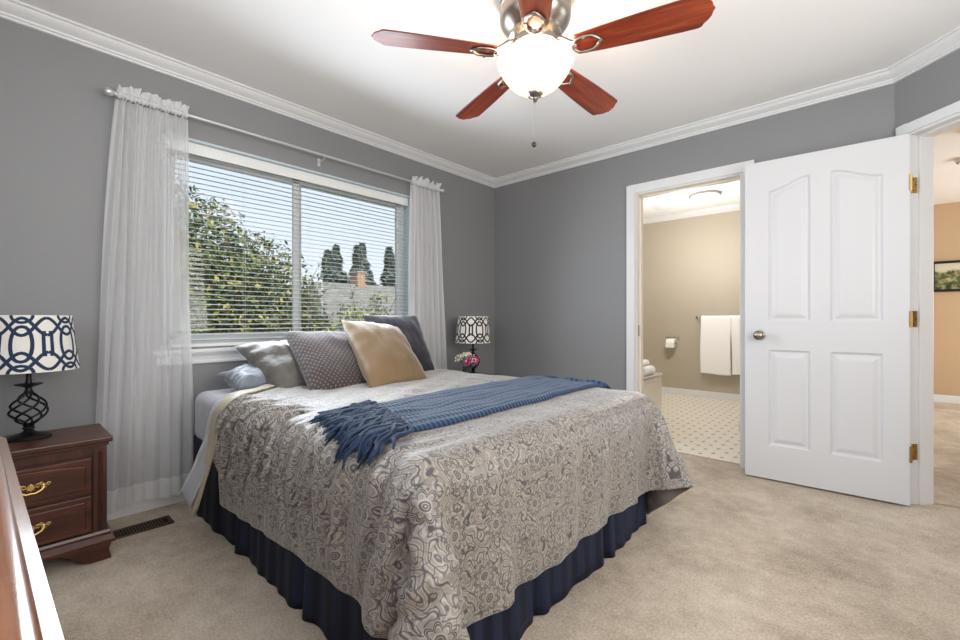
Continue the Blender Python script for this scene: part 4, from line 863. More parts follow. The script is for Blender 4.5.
# ------------------------------------------------------------------ table lamps
def m_shade(name, col):
    t = NT(name); nz = t.bump(t.noise(t.obj(), 500, 2), .15, .001)
    p = t.bsdf(col, .85, 0, nz); tr = t.n('BsdfTranslucent', col)
    return t.done(t.n('MixShader', .15, p, tr))
SHADE = m_shade('white_linen', lin(244, 241, 234)); 
def table_lamp(label, loc, rot, inkcol):
    INK = plain('shade_print', inkcol, .85)
    r = thing('table_lamp', label, 'lamp', loc, rot)
    m_ = MB(); m_.lathe([(0, 0), (.072, 0), (.073, .006), (.068, .012), (.050, .018), (.030, .022), (.018, .030), (.014, .036), (.022, .042), (.016, .050), (.020, .056), (.012, .062), (.006, .064), (0, .064)], n=36)
    m_.build('base', BLACK, r, smooth=40)
    m_ = MB()
    for k in range(6):
        for dirn in (1,):
            pts = []
            for i in range(25):
                q = i/24; a = 2*PI*k/6+dirn*q*PI*1.05; rr = .010+.050*(math.sin(PI*min(1, q*1.0))**.85)*(1.0-.25*q)*1.15
                pts.append((rr*math.cos(a), rr*math.sin(a), .058+.135*q))
            m_.tube(pts, .0044, 6)
    m_.build('wire_cage', BLACK, r, smooth=60, label='open onion of twisted iron bars')
    m_ = MB(); m_.lathe([(.012, .189), (.018, .193), (.014, .201), (.011, .209), (.012, .217), (.028, .223), (.044, .229), (.045, .232), (.012, .235), (.009, .25), (.009, .31), (0, .31)], n=28)
    m_.build('neck', BLACK, r, smooth=40)
    z0, z1, r0, r1 = .290, .526, .162, .137
    m_ = MB()
    sp = lambda u, v, o=0: ((r0+(r1-r0)*v+o)*math.cos(u*2*PI), (r0+(r1-r0)*v+o)*math.sin(u*2*PI), z0+(z1-z0)*v)
    m_.grid(lambda u, v: sp(u, v), 96, 4); m_.grid(lambda u, v: sp(u, v, -.002), 96, 4, flip=True)
    def rib(path, wdt, closed=False):
        """ribbon along (u,v) path, width in metres, 0.6 mm proud of the shade"""
        C_ = 2*PI*.152; Hh = z1-z0; n_ = len(path); L_ = []; R_ = []
        for i in range(n_):
            a = path[i-1] if (i or closed) else path[i]; b = path[(i+1) % n_] if (i < n_-1 or closed) else path[i]
            dx, dy = (b[0]-a[0])*C_, (b[1]-a[1])*Hh; l = math.hypot(dx, dy) or 1
            ox, oy = -dy/l*wdt/2/C_, dx/l*wdt/2/Hh
            cl = lambda q: max(0, min(1, q))
            L_.append(sp(path[i][0]+ox, cl(path[i][1]+oy), .0007)); R_.append(sp(path[i][0]-ox, cl(path[i][1]-oy), .0007))
        fs = [(i, (i+1) % n_, n_+(i+1) % n_, n_+i) for i in range(n_ if closed else n_-1)]
        m_.add(L_+R_, fs, 1)
    REP = 6; wd = .0125
    for k in range(REP):
        u0 = k/REP; W = 1/REP
        for sgn in (1, -1):
            for mid in (.80, .20):
                rib([(u0+W*i/20, mid+sgn*.15*math.cos(2*PI*i/20)) for i in range(21)], wd)
        for du in (-.085, .085):
            uc = u0+du*W; rib([(uc, .30), (uc, .5), (uc, .70)], wd)
            for vv in (.30, .70): rib([(uc-.055*W, vv), (uc, vv), (uc+.055*W, vv)], wd*.8)
        uc = u0+.5*W
        rib([(uc+.20*W*math.copysign(abs(math.cos(2*PI*i/24))**.8, math.cos(2*PI*i/24)), .5+.30*math.sin(2*PI*i/24)) for i in range(24)], wd, True)
        for vv in (1.0, 0): rib([(uc+.22*W*math.cos(PI*i/10), vv-(.13 if vv else -.13)*math.sin(PI*i/10)) for i in range(11)], wd*.9)
    m_.build('lamp_shade', [SHADE, INK], r, smooth=60, merge=False, label='tapered white drum shade with a dark trellis print')
    m_ = MB(); m_.lathe([(.004, .305), (.014, .308), (.014, .345), (.028, .37), (.030, .40), (.018, .43), (0, .435)], n=20); m_.build('bulb', plain('bulb_glass', lin(235, 235, 230), .3), r, smooth=60)
    m_ = MB()
    for a in range(3): m_.tube([(0, 0, .517), (r1*math.cos(a*2.094)*.99, r1*math.sin(a*2.094)*.985, .519)], .0015, 5)
    m_.tube([(0, 0, .30), (.03, 0, .35), (.045, 0, .42), (.03, 0, .49), (0, 0, .517)], .0015, 5)
    m_.build('spider', NICKEL, r)
    return r
table_lamp('black twisted iron lamp with navy trellis shade on the left nightstand', (.25, -3.40, .53), .35, lin(34, 50, 78))
table_lamp('black iron table lamp with black trellis shade in the far corner behind the bed', (.26, -.61, .537), .1, lin(28, 30, 40))
# ---- flowers
fl = thing('flower_arrangement', 'little bouquet of magenta and white flowers beside the far lamp', 'flowers', (.43, -.875, .537)); fl.scale = (1.3, 1.3, 1.2)
m = MB(); m.lathe([(0, 0), (.024, 0), (.028, .02), (.030, .05), (.024, .08), (.026, .09), (.022, .09), (.020, .08), (0, .08)], n=20); m.build('vase', plain('dark_green_glass', lin(52, 62, 54), .15), fl, smooth=50)
rnd = random.Random(4); PINK = plain('magenta_petal', lin(196, 44, 128), .6); CRM = plain('white_blossom', lin(226, 222, 200), .8); STEM = plain('flower_stem', lin(78, 100, 54), .7)
m = MB()
for k in range(16):
    a = rnd.uniform(0, 6.28); q = rnd.uniform(.02, .07); m.tube([(0, 0, .06), (q*.5*math.cos(a), q*.5*math.sin(a), .11), (q*math.cos(a), q*math.sin(a), .14+rnd.uniform(0, .04))], .0012, 4)
m.build('stems', STEM, fl)
for (cx, cy, cz) in ((.03, .0, .145), (.045, .035, .135), (.035, -.03, .13)):
    m = MB()
    for ring, (nn, rr, el) in enumerate(((9, .026, .2), (8, .020, .7), (6, .012, 1.2))):
        for k in range(nn):
            a = 2*PI*k/nn+ring*.4; d = Vector((math.sin(el), math.cos(a)*math.cos(el), math.sin(a)*math.cos(el))); s_ = Vector((0, -math.sin(a), math.cos(a)))
            c0 = Vector((cx, cy, cz)); tip = c0+d*rr
            m.add([c0+s_*.003, c0-s_*.003, tip-s_*.008, tip+d*.003, tip+s_*.008], [(0, 1, 2, 3, 4)])
    m.build('pink_flower', PINK, fl)
m = MB()
for k in range(150):
    a = rnd.uniform(0, 6.28); e_ = rnd.uniform(-.2, 1.4); rr = rnd.uniform(.04, .072)
    c = (rr*math.cos(a)*math.cos(e_), rr*1.1*math.sin(a)*math.cos(e_), .135+rr*.75*math.sin(e_)); q = rnd.uniform(.003, .0055)
    m.lathe([(0, -q), (q*.8, -q*.5), (q, .2*q), (q*.6, q*.8), (0, q)], c=c, n=6)
f2 = m.build('filler_blossoms', CRM, fl, merge=False, label='cloud of tiny cream white blossoms'); f2['kind'] = 'stuff'

# ------------------------------------------------------------------ dresser in the foreground
dr = thing('dresser', 'worn glossy brown dresser at the left foreground edge', 'dresser', (2.55, -3.7250, 0), math.radians(1.405))
m = MB()
prof = [(-.215, .814), (.250, .814), (.256, .816), (.262, .822), (.262, .829), (.256, .833), (.252, .836), (.251, .841), (.247, .847), (.240, .850), (-.22, .850)]
m.prism(prof, -.745, .75, 'x'); m.build('top', DRESSW, dr, smooth=35)
m = MB(); m.box(-.72, .725, -.205, .225, .10, .814); m.build('body', DRESSW, dr, bevel=.004)
m = MB(); m.box(-.73, .735, -.21, .238, 0, .10); m.build('base', DRESSW, dr, bevel=.01)
for ci in range(2):
    for ri in range(3):
        xa = -.70+ci*.715; za = .12+ri*.228
        m = MB(); m.box(xa, xa+.69, .225, .238, za, za+.218); m.box(xa+.03, xa+.66, .238, .242, za+.03, za+.188)
        d_ = m.build('drawer', DRESSW, dr, bevel=.005)
        for hx_ in (.17, .52):
            m = MB(); c0 = (xa+hx_, .243, za+.11)
            m.tube([(c0[0]-.035, .243, c0[2]), (c0[0]-.035, .262, c0[2]-.004), (c0[0], .266, c0[2]-.018), (c0[0]+.035, .262, c0[2]-.004), (c0[0]+.035, .243, c0[2])], .0035, 6); m.box(c0[0]-.048, c0[0]+.048, .242, .245, c0[2]-.012, c0[2]+.014)
            m.build('handle', OLDBRASS, d_)

# ------------------------------------------------------------------ floor register
fv = thing('floor_vent', 'brown slotted metal floor register under the left curtain', 'vent', (.24, -3.035, 0))
m = MB(); m.box(-.055, .055, -.15, -.135, 0, .006); m.box(-.055, .055, .135, .15, 0, .006); m.box(-.055, -.042, -.15, .15, 0, .006); m.box(.042, .055, -.15, .15, 0, .006)
m.build('frame', VENT, fv, bevel=.002)
m = MB()
for k in range(22): y = -.13+k*.012; m.box(-.042, .042, y, y+.004, 0, .0045)
m.box(-.002, .002, -.135, .135, 0, .0048); m.build('louvres', VENT, fv)
m = MB(); m.box(-.042, .042, -.135, .135, 0, .0012); m.build('slot_backing', DARK, fv)
m = MB(); m.box(-.006, .006, .118, .132, .0045, .010); m.build('damper_lever', DARK, fv)
# ------------------------------------------------------------------ ceiling fan
FX, FY = 1.82, -1.88
fan = thing('ceiling_fan', 'five blade wood and brushed nickel ceiling fan with a lit glass bowl', 'ceiling fan', (FX, FY, H))
m = MB(); m.lathe([(0, 0), (.128, 0), (.130, -.008), (.150, -.014), (.157, -.022), (.158, -.060), (.154, -.064), (.158, -.068), (.158, -.105), (.152, -.120), (.136, -.142), (.118, -.158), (.112, -.166), (.116, -.172), (.116, -.186), (.098, -.200), (.096, -.216), (.104, -.222), (.104, -.232), (.070, -.240), (.05, -.246), (0, -.246)], n=56)
m.build('motor_housing', NICKEL, fan, smooth=30)
def blade_outline():
    # length along x from .20 to .71, ogee bracket tip
    pts = [(.185, -.052), (.30, -.062), (.45, -.071), (.60, -.0765), (.655, -.077)]
    tip = [(.668, -.072), (.676, -.058), (.690, -.046), (.701, -.030), (.705, -.014), (.712, 0)]
    up = [(x, -y) for x, y in (pts+tip)[::-1]]
    return pts+tip+up[1:]
BZ = -.262
for k in range(5):
    a = math.radians(17+72*k)
    ir = MB()
    pit = math.radians(-12); R = Matrix.Rotation(a, 3, 'Z') @ Matrix.Rotation(pit, 3, 'X')
    bl_ = MB(); o_ = blade_outline(); bl_.prism(o_, -.003, .003, 'z')
    def xf(mb, dz=0):
        mb.v = [tuple((R @ Vector((x, y, z)))+Vector((0, 0, BZ+dz))) for x, y, z in mb.v]
    me_ = bl_.build('blade', BLADE, fan, bevel=.0015)
    me_.location = (0, 0, BZ); me_.rotation_euler = R.to_euler()
    # iron: arm from the hub to an open hexagonal loop screwed under the blade
    Ri = Matrix.Rotation(a, 3, 'Z')
    ir.tube([tuple(Ri @ Vector(p)) for p in ((.095, -.012, -.212), (.125, -.012, -.222), (.155, -.016, -.246), (.185, -.020, BZ-.006))], .0075, 8)
    ir.tube([tuple(Ri @ Vector(p)) for p in ((.095, .012, -.212), (.125, .012, -.222), (.155, .016, -.246), (.185, .020, BZ-.006))], .0075, 8)
    loop = [(.170, -.012), (.190, -.034), (.220, -.040), (.255, -.036), (.275, -.018), (.290, 0), (.275, .018), (.255, .036), (.220, .040), (.190, .034), (.170, .012), (.165, 0)]
    lp = []
    for i in range(len(loop)):
        p0, p1 = Vector(loop[i]), Vector(loop[(i+1) % len(loop)])
        lp += [p0, (p0+p1)/2]
    ir.tube([tuple((R @ Vector((p.x, p.y, -.008)))+Vector((0, 0, BZ))) for p in lp], .0072, 8, closed=True)
    for (sx, sy) in ((.225, -.036), (.225, .036), (.283, 0)):
        q = (R @ Vector((sx, sy, -.017)))+Vector((0, 0, BZ)); ir.lathe([(0, -.002), (.006, -.001), (.007, .004), (0, .004)], c=tuple(q), n=10)
    ir.build('blade_iron', NICKEL, fan, smooth=60, label='nickel bracket with an open loop')
t = NT('frosted_bowl_glass'); o = t.obj(); nz = t.noise(o, 9, 3, .6)
colr = t.ramp(nz, (.35, (1, .80, .55, 1)), (.65, (1, .88, .70, 1)))
lw = t.n('LayerWeight', .45, out=1)
em = t.n('Emission', colr, .45)
gl = t.bsdf(lin(250, 240, 222), .25)
tr = t.n('BsdfTranslucent', lin(252, 238, 215))
BOWL = t.done(t.n('AddShader', em, t.n('MixShader', .22, gl, tr)))
m = MB(); m.lathe([(.168, -.288), (.170, -.292), (.167, -.300), (.160, -.318), (.146, -.345), (.124, -.375), (.098, -.400), (.068, -.420), (.034, -.431), (.006, -.434), (.006, -.430), (.034, -.427), (.066, -.416), (.095, -.396), (.121, -.371), (.142, -.342), (.156, -.316), (.163, -.298), (.163, -.288), (.168, -.288)], n=56)
m.build('glass_bowl', BOWL, fan, smooth=180, label='frosted alabaster glass bowl, lit')
m = MB(); m.tube([(0, 0, -.24), (0, 0, -.44)], .006, 8); m.build('centre_rod', NICKEL, fan)
m = MB(); m.lathe([(0, -.424), (.030, -.428), (.036, -.434), (.034, -.441), (.024, -.447), (.012, -.452), (.010, -.458), (.013, -.463), (.006, -.470), (0, -.471)], n=28); m.build('finial', NICKEL, fan, smooth=50)
m = MB()
nb = 46
for k in range(nb): m.lathe([(0, -.0019), (.0019, 0), (0, .0019)], c=(-.006, .0, -.452-k*.0042), n=5)
m.tube([(-.006, 0, -.45), (-.006, 0, -.65)], .0006, 4); m.build('pull_chain', NICKEL, fan, merge=False)
m = MB(); m.lathe([(0, -.012), (.008, -.010), (.012, 0), (.008, .009), (.003, .013), (0, .014)], c=(-.006, 0, -.658), n=16); m.build('chain_fob', plain('fob', lin(70, 66, 64), .3, .6), fan, smooth=60)
for k in range(3):
    a = k*2.094; m = MB(); m.lathe([(0, -.02), (.012, -.02), (.016, .0), (.016, .02), (.008, .035), (0, .035)], c=(.075*math.cos(a), .075*math.sin(a), -.315), n=12)
    m.build('bulb', plain('frosted_bulb', lin(255, 245, 225), .4), fan, smooth=60)
    l_ = lamp('fan_bulb_light', 'POINT', (FX+.095*math.cos(a+1), FY+.095*math.sin(a+1), H-.315), 4.5, (1, .80, .58), radius=.03)

# ------------------------------------------------------------------ bathroom
EMW = NT('lit_opal_glass'); EMW.done(EMW.n('Emission', (1, .95, .86, 1), 1.6)); EMW = EMW.m
bl1 = thing('ceiling_light', 'round lit dome light on the bathroom ceiling', 'ceiling light', (1.50, 1.98, H))
m = MB(); m.lathe([(0, 0), (.165, 0), (.170, -.006), (.170, -.022), (.160, -.026), (.150, -.024), (0, -.02)], n=40); m.build('rim', NICKEL, bl1, smooth=40)
m = MB(); m.lathe([(.152, -.022), (.146, -.045), (.125, -.068), (.085, -.085), (.04, -.092), (0, -.093)], n=40); m.build('glass_dome', EMW, bl1, smooth=180, label='glowing opal glass')
lamp('bath_light', 'POINT', (1.35, 1.75, H-.62), 30, (1, .97, .94), radius=.12)
cv = thing('ceiling_vent', 'small white louvred vent on the bathroom ceiling', 'vent', (.98, 2.22, H), 0)
m = MB(); m.box(-.15, .15, -.13, .13, -.006, 0); m.build('plate', WHITE, cv, bevel=.003)
m = MB()
for k in range(9): m.box(-.11, .11, -.09+k*.021, -.08+k*.021, -.010, -.006)
m.build('louvres', WHITE, cv)
TOWEL = NT('white_terry'); TOWEL = TOWEL.done(TOWEL.bsdf(lin(250, 250, 250), .95, 0, TOWEL.bump(TOWEL.noise(TOWEL.obj(), 260, 2, .7), .5, .004), Sheen_Weight=.3))
BY = 2.76
tb = thing('towel_bar', 'chrome towel bar on the tan bathroom wall', 'towel bar', (1.58, BY, 1.06))
m = MB(); m.tube([(-.36, -.065, 0), (.36, -.065, 0)], .008, 10); m.build('bar', CHROME, tb)
for sx in (-1, 1):
    m = MB(); m.lathe([(0, 0), (.022, 0), (.022, .008), (.010, .014), (.009, .06), (.013, .075), (0, .077)], c=(sx*.36, 0, 0), n=16, M=Matrix.Rotation(PI/2, 3, 'X')); m.build('post', CHROME, tb, smooth=40)
def hung_towel(label, x0, x1, zb, out, seed, group=None):
    def fn(u, v):
        # v runs: back bottom -> over bar -> front bottom
        L1 = 1.06-zb-.10; tot = L1+.04+1.06-zb; s_ = v*tot
        wv = .004*math.sin(u*9+seed)
        if s_ < L1: y, z = .012, zb+.10+s_
        elif s_ < L1+.04: a = (s_-L1)/.04*PI; y, z = .012*math.cos(a), 1.062+.012*math.sin(a)
        else: y, z = -.012-wv*((s_-L1-.04)), 1.06-(s_-L1-.04)
        return (x0+(x1-x0)*u+.006*math.sin(z*6+seed), BY-.065+y*out+wv*.5*(-1), z+.006*math.sin(u*5+seed)*(1 if z < .6 else 0))
    m_ = MB(); m_.grid(fn, 30, 80); o_ = m_.build('bath_towel', TOWEL, None, smooth=180, merge=False)
    o_.modifiers.new('t', 'SOLIDIFY').thickness = .012
    return tag(o_, label, 'towel')
hung_towel('wide white bath towel hanging on the bathroom towel bar', 1.27, 1.62, .33, 1.2, 1)
hung_towel('narrow white towel edge hanging next to the wide one near the door frame', 1.628, 1.88, .345, 1.2, 5)
tp = thing('toilet_paper_holder', 'chrome toilet paper holder on the tan bathroom wall', 'toilet paper holder', (.89, BY, .74))
m = MB()
for sx in (-1, 1): m.tube([(sx*.075, 0, .03), (sx*.075, -.03, .03), (sx*.075, -.05, .0), (sx*.075, -.06, -.03)], .006, 8)
m.tube([(-.075, -.06, -.03), (.075, -.06, -.03)], .006, 8); m.box(-.085, .085, -.006, 0, .01, .05); m.build('holder', CHROME, tp, smooth=50)
m = MB(); m.lathe([(.02, -.055), (.055, -.055), (.057, -.052), (.057, .052), (.055, .055), (.02, .055)], c=(.89, BY-.066, .715), n=32, M=Matrix.Rotation(PI/2, 3, 'Y'))
m.box(.835, .945, BY-.125, BY-.123, .65, .71)
tag(m.build('toilet_paper_roll', plain('tissue', lin(248, 248, 246), .9), None, smooth=40), 'white toilet paper roll on its chrome holder', 'toilet paper')
tub = thing('bathtub', 'white panelled bathtub deck just inside the bathroom doorway', 'bathtub', (.72, .66, 0))
m = MB(); m.box(-.57, .575, -.53, .53, 0, .44); tubw = plain('tub_white', lin(238, 230, 218), .3); m.build('panel', tubw, tub, bevel=.004)
m = MB(); m.box(-.575, .585, -.535, -.40, .44, .47); m.box(-.575, .585, .40, .54, .44, .47); m.box(-.575, -.42, -.4, .4, .44, .47); m.box(.42, .585, -.4, .4, .44, .47); m.build('deck', plain('tub_deck', lin(205, 200, 192), .25), tub, bevel=.006)
m = MB(); m.grid(lambda u, v: (-.42+.84*u, -.4+.8*v, .468-.02*(1-(2*u-1)**4)*(1-(2*v-1)**4)), 12, 12); m.build('basin', tubw, tub, smooth=180)
m = MB(); m.box(.575, .582, -.50, .50, .05, .40); m.build('access_panel', tubw, tub, bevel=.003)
def rolled(label, loc, L, R):
    m_ = MB(); prof = []
    pts = []
    for i in range(60):
        a = i/60*2*PI*3; rr = .008+(R-.008)*i/60; pts.append((rr*math.cos(a), rr*math.sin(a)))
    m_.lathe([(0, -L/2), (R*.55, -L/2-.004), (R*.9, -L/2), (R, -L/2+.012), (R*1.01, 0), (R, L/2-.012), (R*.9, L/2), (R*.55, L/2+.004), (0, L/2)], n=26, M=Matrix.Rotation(PI/2, 3, 'X'))
    for ysg in (-1, 1): m_.tube([(p[0], ysg*(L/2+.003), p[1]) for p in pts], .004, 5)
    o_ = m_.build('rolled_towel', TOWEL, None, smooth=60, merge=False); o_.location = loc; return tag(o_, label, 'towel')
rolled('larger rolled white towel lying on the tub deck', (1.235, .93, .516), .26, .045)
rolled('smaller rolled white towel lying on top of the larger roll by the tub', (1.21, .90, .594), .18, .032)

# ------------------------------------------------------------------ hall
pf = thing('framed_picture', 'black framed landscape print on the tan hall wall', 'picture', (3.93, 4.42, 1.57))
m = MB(); W_, Hh = .44, .19
for (a0, a1, b0, b1) in ((-W_, W_, Hh-.03, Hh), (-W_, W_, -Hh, -Hh+.03), (-W_, -W_+.03, -Hh+.03, Hh-.03), (W_-.03, W_, -Hh+.03, Hh-.03)): m.box(a0, a1, -.03, 0, b0, b1)
m.build('frame', plain('black_frame', lin(22, 20, 20), .35), pf, bevel=.003)
t = NT('landscape_print'); o = t.obj(); s = t.n('SeparateXYZ', o, out=None)
n1 = t.noise(o, 16, 5, .7); base_c = t.ramp(n1, (.36, lin(40, 46, 24)), (.5, lin(104, 110, 66)), (.6, lin(176, 168, 130)))
sky = t.ramp(t.math('ADD', s.outputs[2], t.math('MULTIPLY', n1, .12)), (.10, (0, 0, 0)), (.14, (1, 1, 1)))
m = MB(); m.box(-W_+.03, W_-.03, -.016, -.004, -Hh+.03, Hh-.03); m.build('print', t.done(t.bsdf(t.mix(sky, base_c, lin(210, 205, 180)), .4)), pf)
sd_ = thing('smoke_detector', 'round white smoke detector on the hall ceiling', 'smoke detector', (3.56, 2.30, H))
m = MB(); m.lathe([(0, 0), (.072, 0), (.072, -.018), (.062, -.034), (.03, -.040), (0, -.041)], n=32); m.build('case', WHITE, sd_, smooth=40)
m = MB()
for k in range(18): a = 2*PI*k/18; m.box(.055*math.cos(a)-.004, .055*math.cos(a)+.004, .055*math.sin(a)-.004, .055*math.sin(a)+.004, -.039, -.030)
m.build('grille', DARK, sd_)
cf = thing('ceiling_light', 'white round ceiling light at the hall doorway edge', 'ceiling light', (3.60, 1.42, H))
m = MB(); m.lathe([(0, 0), (.15, 0), (.155, -.01), (.15, -.03), (.12, -.05), (.06, -.06), (0, -.062)], n=40); m.build('glass_dome', WHITE, cf, smooth=50)
m = MB(); m.lathe([(0, -.058), (.012, -.062), (.010, -.07), (0, -.074)], n=14); m.build('finial', NICKEL, cf)

# ------------------------------------------------------------------ outside
t = NT('lawn'); g = t.done(t.bsdf(t.mix(t.noise(t.obj(), .8, 4), lin(70, 84, 48), lin(106, 112, 70)), .9))
m = MB(); m.box(-70, -.3, -45, 60, -3.2, -3.0); struct_(m.build('ground', g), 'lawn and yard outside below the window')
def m_leaf(name, *stops):
    t = NT(name); gi = t.n('NewGeometry', out=None).outputs['Random Per Island']
    c = t.ramp(gi, *stops, interp='CONSTANT'); p = t.bsdf(c, .6); tr = t.n('BsdfTranslucent', c)
    return t.done(t.n('MixShader', .25, p, tr))
LEAF1 = m_leaf('tree_leaves', (0, lin(44, 58, 34)), (.28, lin(66, 84, 44)), (.52, lin(92, 108, 58)), (.74, lin(128, 136, 74)), (.88, lin(172, 160, 84)), (.975, lin(160, 128, 84)))
LEAF2 = m_leaf('bright_leaves', (0, lin(58, 76, 36)), (.3, lin(92, 112, 50)), (.6, lin(136, 146, 66)), (.82, lin(186, 180, 90)))
CONIF = m_leaf('conifer_needles', (0, lin(88, 104, 98)), (.4, lin(112, 128, 118)), (.75, lin(134, 148, 136)))
BARK = plain('tree_bark', lin(84, 70, 56), .9, bumpscale=20, bstr=.6)
def leafquad(m_, c, n, s_, rnd):
    n = n.normalized(); a = n.orthogonal().normalized(); b = n.cross(a); th = rnd.uniform(0, 6.28)
    p = a*math.cos(th)+b*math.sin(th); q = n.cross(p)
    m_.add([c-p*s_, c-q*s_*.45+p*s_*.1+n*s_*.12, c+p*s_, c+q*s_*.45+p*s_*.1+n*s_*.12], [(0, 1, 2, 3)])
def tree(label, loc, blobs, nleaf, ls, mat, seed, sprigs=0, trunk=.13):
    rnd = random.Random(seed); r = thing('tree', label, 'tree', loc)
    m_ = MB(); tot = sum(b[3]*b[4]*b[5] for b in blobs)
    for (cx, cy, cz, rx, ry, rz) in blobs:
        for _ in range(int(nleaf*rx*ry*rz/tot)):
            d = Vector((rnd.gauss(0, 1), rnd.gauss(0, 1), rnd.gauss(0, 1))).normalized(); k = rnd.uniform(.25, 1.0)**.6
            lump = 1+.16*noise.noise(d*2.6+Vector((seed, 0, 0)))+.10*noise.noise(d*7)
            c = Vector((cx+d.x*rx*k*lump, cy+d.y*ry*k*lump, cz+d.z*rz*k*lump))
            leafquad(m_, c, d+Vector((rnd.gauss(0, .7), rnd.gauss(0, .7), rnd.gauss(0, .7)+.3)), ls*rnd.uniform(.6, 1.2), rnd)
    tips = []
    for _ in range(sprigs):
        b = blobs[rnd.randrange(len(blobs))]; d = Vector((abs(rnd.gauss(0, .5)), rnd.gauss(0, .8), abs(rnd.gauss(0, 1))+.2)).normalized()
        p0 = Vector((b[0]+d.x*b[3]*.8, b[1]+d.y*b[4]*.8, b[2]+d.z*b[5]*.8)); dr_ = (d+Vector((0, rnd.gauss(0, .25), .5))).normalized(); L = rnd.uniform(.35, .75)
        tips.append((p0, p0+dr_*L))
        for i in range(22):
            c = p0+dr_*L*rnd.uniform(.1, 1)+Vector((rnd.gauss(0, .06), rnd.gauss(0, .07), rnd.gauss(0, .05)))
            leafquad(m_, c, Vector((rnd.gauss(0, 1)+.5, rnd.gauss(0, 1), rnd.gauss(0, 1))), ls*rnd.uniform(.6, 1.1), rnd)
    m_.build('foliage', mat, r, merge=False)
    m_ = MB(); b0 = blobs[0]
    m_.tube([(0, 0, 0), (.05, .03, (b0[2]-b0[5]*.4)*.5), (b0[0]*.5, b0[1]*.5, b0[2]), (b0[0], b0[1], b0[2]+b0[5]*.6)], [trunk*1.4, trunk, trunk*.7, trunk*.2], 10)
    for (a, b) in tips: m_.tube([a-(b-a)*.6, a, b], [.012, .008, .003], 4)
    for (cx, cy, cz, rx, ry, rz) in blobs[1:]: m_.tube([(b0[0]*.3, b0[1]*.3, (b0[2]-b0[5]*.5)), (cx*.7, cy*.7, cz-rz*.3), (cx, cy, cz+.2*rz)], [trunk*.7, trunk*.5, trunk*.2], 8)
    m_.build('trunk', BARK, r, smooth=60); return r
tree('big dense green tree with yellow tinged leaves filling the left window half', (-5.4, -1.9, -3), [(0, .3, 4.2, 1.4, 1.7, 1.95), (.2, -1.5, 3.8, 1.3, 1.6, 2.2), (.1, 1.6, 3.6, 1.2, 1.2, 1.9), (0, .3, 2.6, 1.3, 2.6, 1.5), (-.6, .2, 3.6, .8, 1.8, 1.8), (-.9, .6, 2.6, .5, 1.9, 1.8), (-.5, .8, 3.4, .6, 1.0, 1.4), (.1, 2.4, 2.9, .9, .8, 1.5)], 110000, .055, LEAF1, 3, 60, .16)
tree('lighter yellow green tree low in the middle of the window', (-3.7, 1.3, -3), [(0, -.5, 3.1, .7, .8, 1.3), (0, .5, 2.9, .7, .8, 1.25), (0, .0, 2.4, .7, 1.3, 1.3), (-.3, 0, 2.6, .4, 1.0, 1.3)], 30000, .042, LEAF2, 8, 20, .09)
def conifer(label, loc, h, r0, seed):
    rnd = random.Random(seed); r = thing('conifer', label, 'tree', loc); m_ = MB(); n_ = 3200
    for i in range(n_):
        q = rnd.random()**.8; z = h*(.18+.82*q); tier = .7+.3*math.cos(z*5.5+rnd.uniform(-.5, .5))
        rad = r0*(1-q)**.95*tier+.05; a = rnd.uniform(0, 6.28); k = rnd.uniform(.5, 1)
        c = Vector((rad*k*math.cos(a), rad*k*math.sin(a), z-.18*k*rad)); leafquad(m_, c, Vector((math.cos(a)*.6, math.sin(a)*.6, 1)), rnd.uniform(.16, .30), rnd)
    m_.build('foliage', CONIF, r, merge=False); m_ = MB(); m_.tube([(0, 0, 0), (0, 0, h*.5), (0, 0, h)], [.22, .14, .02], 8); m_.build('trunk', BARK, r); return r
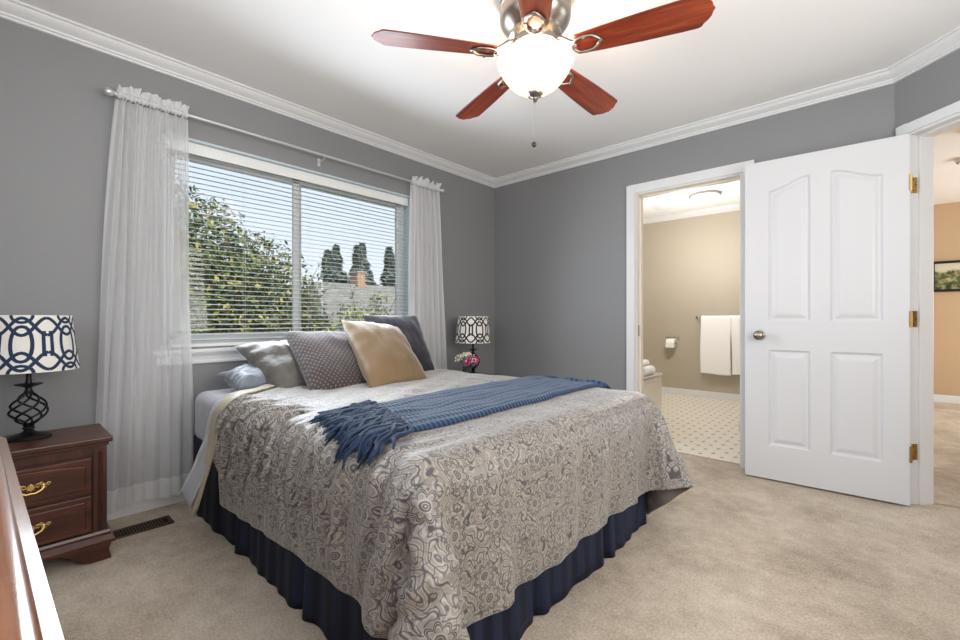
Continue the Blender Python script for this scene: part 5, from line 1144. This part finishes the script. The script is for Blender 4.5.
for i, (y, zt, x, rr, wh) in enumerate(((9.1, 4.9, -20, 1.0, 'leftmost short dark conifer beyond the neighbouring roof'), (11.6, 5.9, -23.5, 1.5, 'second conifer from the left beyond the neighbouring roof'),
    (11.0, 5.4, -20, 1.0, 'conifer just left of the chimney beyond the neighbouring roof'), (13.9, 6.4, -24, 1.5, 'tallest conifer right behind the chimney'),
    (13.3, 5.6, -20, 1.0, 'conifer right of the chimney beyond the neighbouring roof'), (16.4, 6.0, -24, 1.5, 'rightmost conifer at the edge of the window view'),
    (14.2, 4.6, -27, 2.0, 'broad low conifer filling the gap left of the chimney'), (17.2, 5.0, -28, 2.2, 'broad low conifer filling the gap right of the chimney'))):
    conifer(wh, (x, y, -3), zt+3, rr*1.75, 20+i)
hs = thing('neighbouring_house', 'neighbouring house with pale grey shingle roof and brick chimney', 'house', (-12, 7.2, -3))
t = NT('grey_shingles'); o = t.obj(); br = t.n('TexBrick', out=None); t.put(br.inputs['Vector'], t.n('Mapping', _Vector=o, _Rotation=(0, 0, PI/2))); t.put(br.inputs['Color1'], lin(128, 125, 119)); t.put(br.inputs['Color2'], lin(108, 106, 102)); t.put(br.inputs['Mortar'], lin(84, 82, 80))
t.put(br.inputs['Scale'], 3); t.put(br.inputs['Mortar Size'], .03); t.put(br.inputs['Brick Width'], .9); t.put(br.inputs['Row Height'], .45)
SHING = t.done(t.bsdf(br.outputs[0], .9))
m = MB(); ya, yb = -3.6, 4.2; e0, e1, rz_, ez = 3.6, -3.6, 5.52, 2.8
rz_ = 5.38; m.add([(e0, ya-.3, ez), (e0, yb+1.5, ez), (0, yb, rz_), (0, ya+.5, rz_), (e1, ya-.3, ez), (e1, yb+1.5, ez)], [(0, 1, 2, 3), (4, 3, 2, 5), (0, 3, 4), (1, 5, 2)]); 
rf = m.build('roof', SHING, hs, merge=False); rf.modifiers.new('t', 'SOLIDIFY').thickness = .08
m = MB(); m.box(-3.3, 3.3, ya, yb+1.2, 0, 2.8); m.build('walls', plain('house_siding', lin(190, 186, 176), .8), hs)
m = MB(); m.box(-.35, .15, -1.35, -1.0, 4.9, 5.85); ch = m.build('chimney', plain('chimney_brick', lin(158, 126, 102), .9, bumpscale=14, bstr=.5), hs)
m = MB(); m.box(-.40, .20, -1.40, -.95, 5.85, 5.9); m.build('cap', plain('chimney_cap', lin(150, 146, 140), .8), ch)
for yy in (-2.4, 0, 2.4):
    m = MB(); m.box(3.3, 3.33, yy-.5, yy+.5, 1.0, 2.1); wf = m.build('window', VINYL, hs); m = MB(); m.box(3.33, 3.34, yy-.44, yy+.44, 1.06, 2.04); m.build('pane', plain('dark_pane', lin(60, 70, 80), .1), wf)
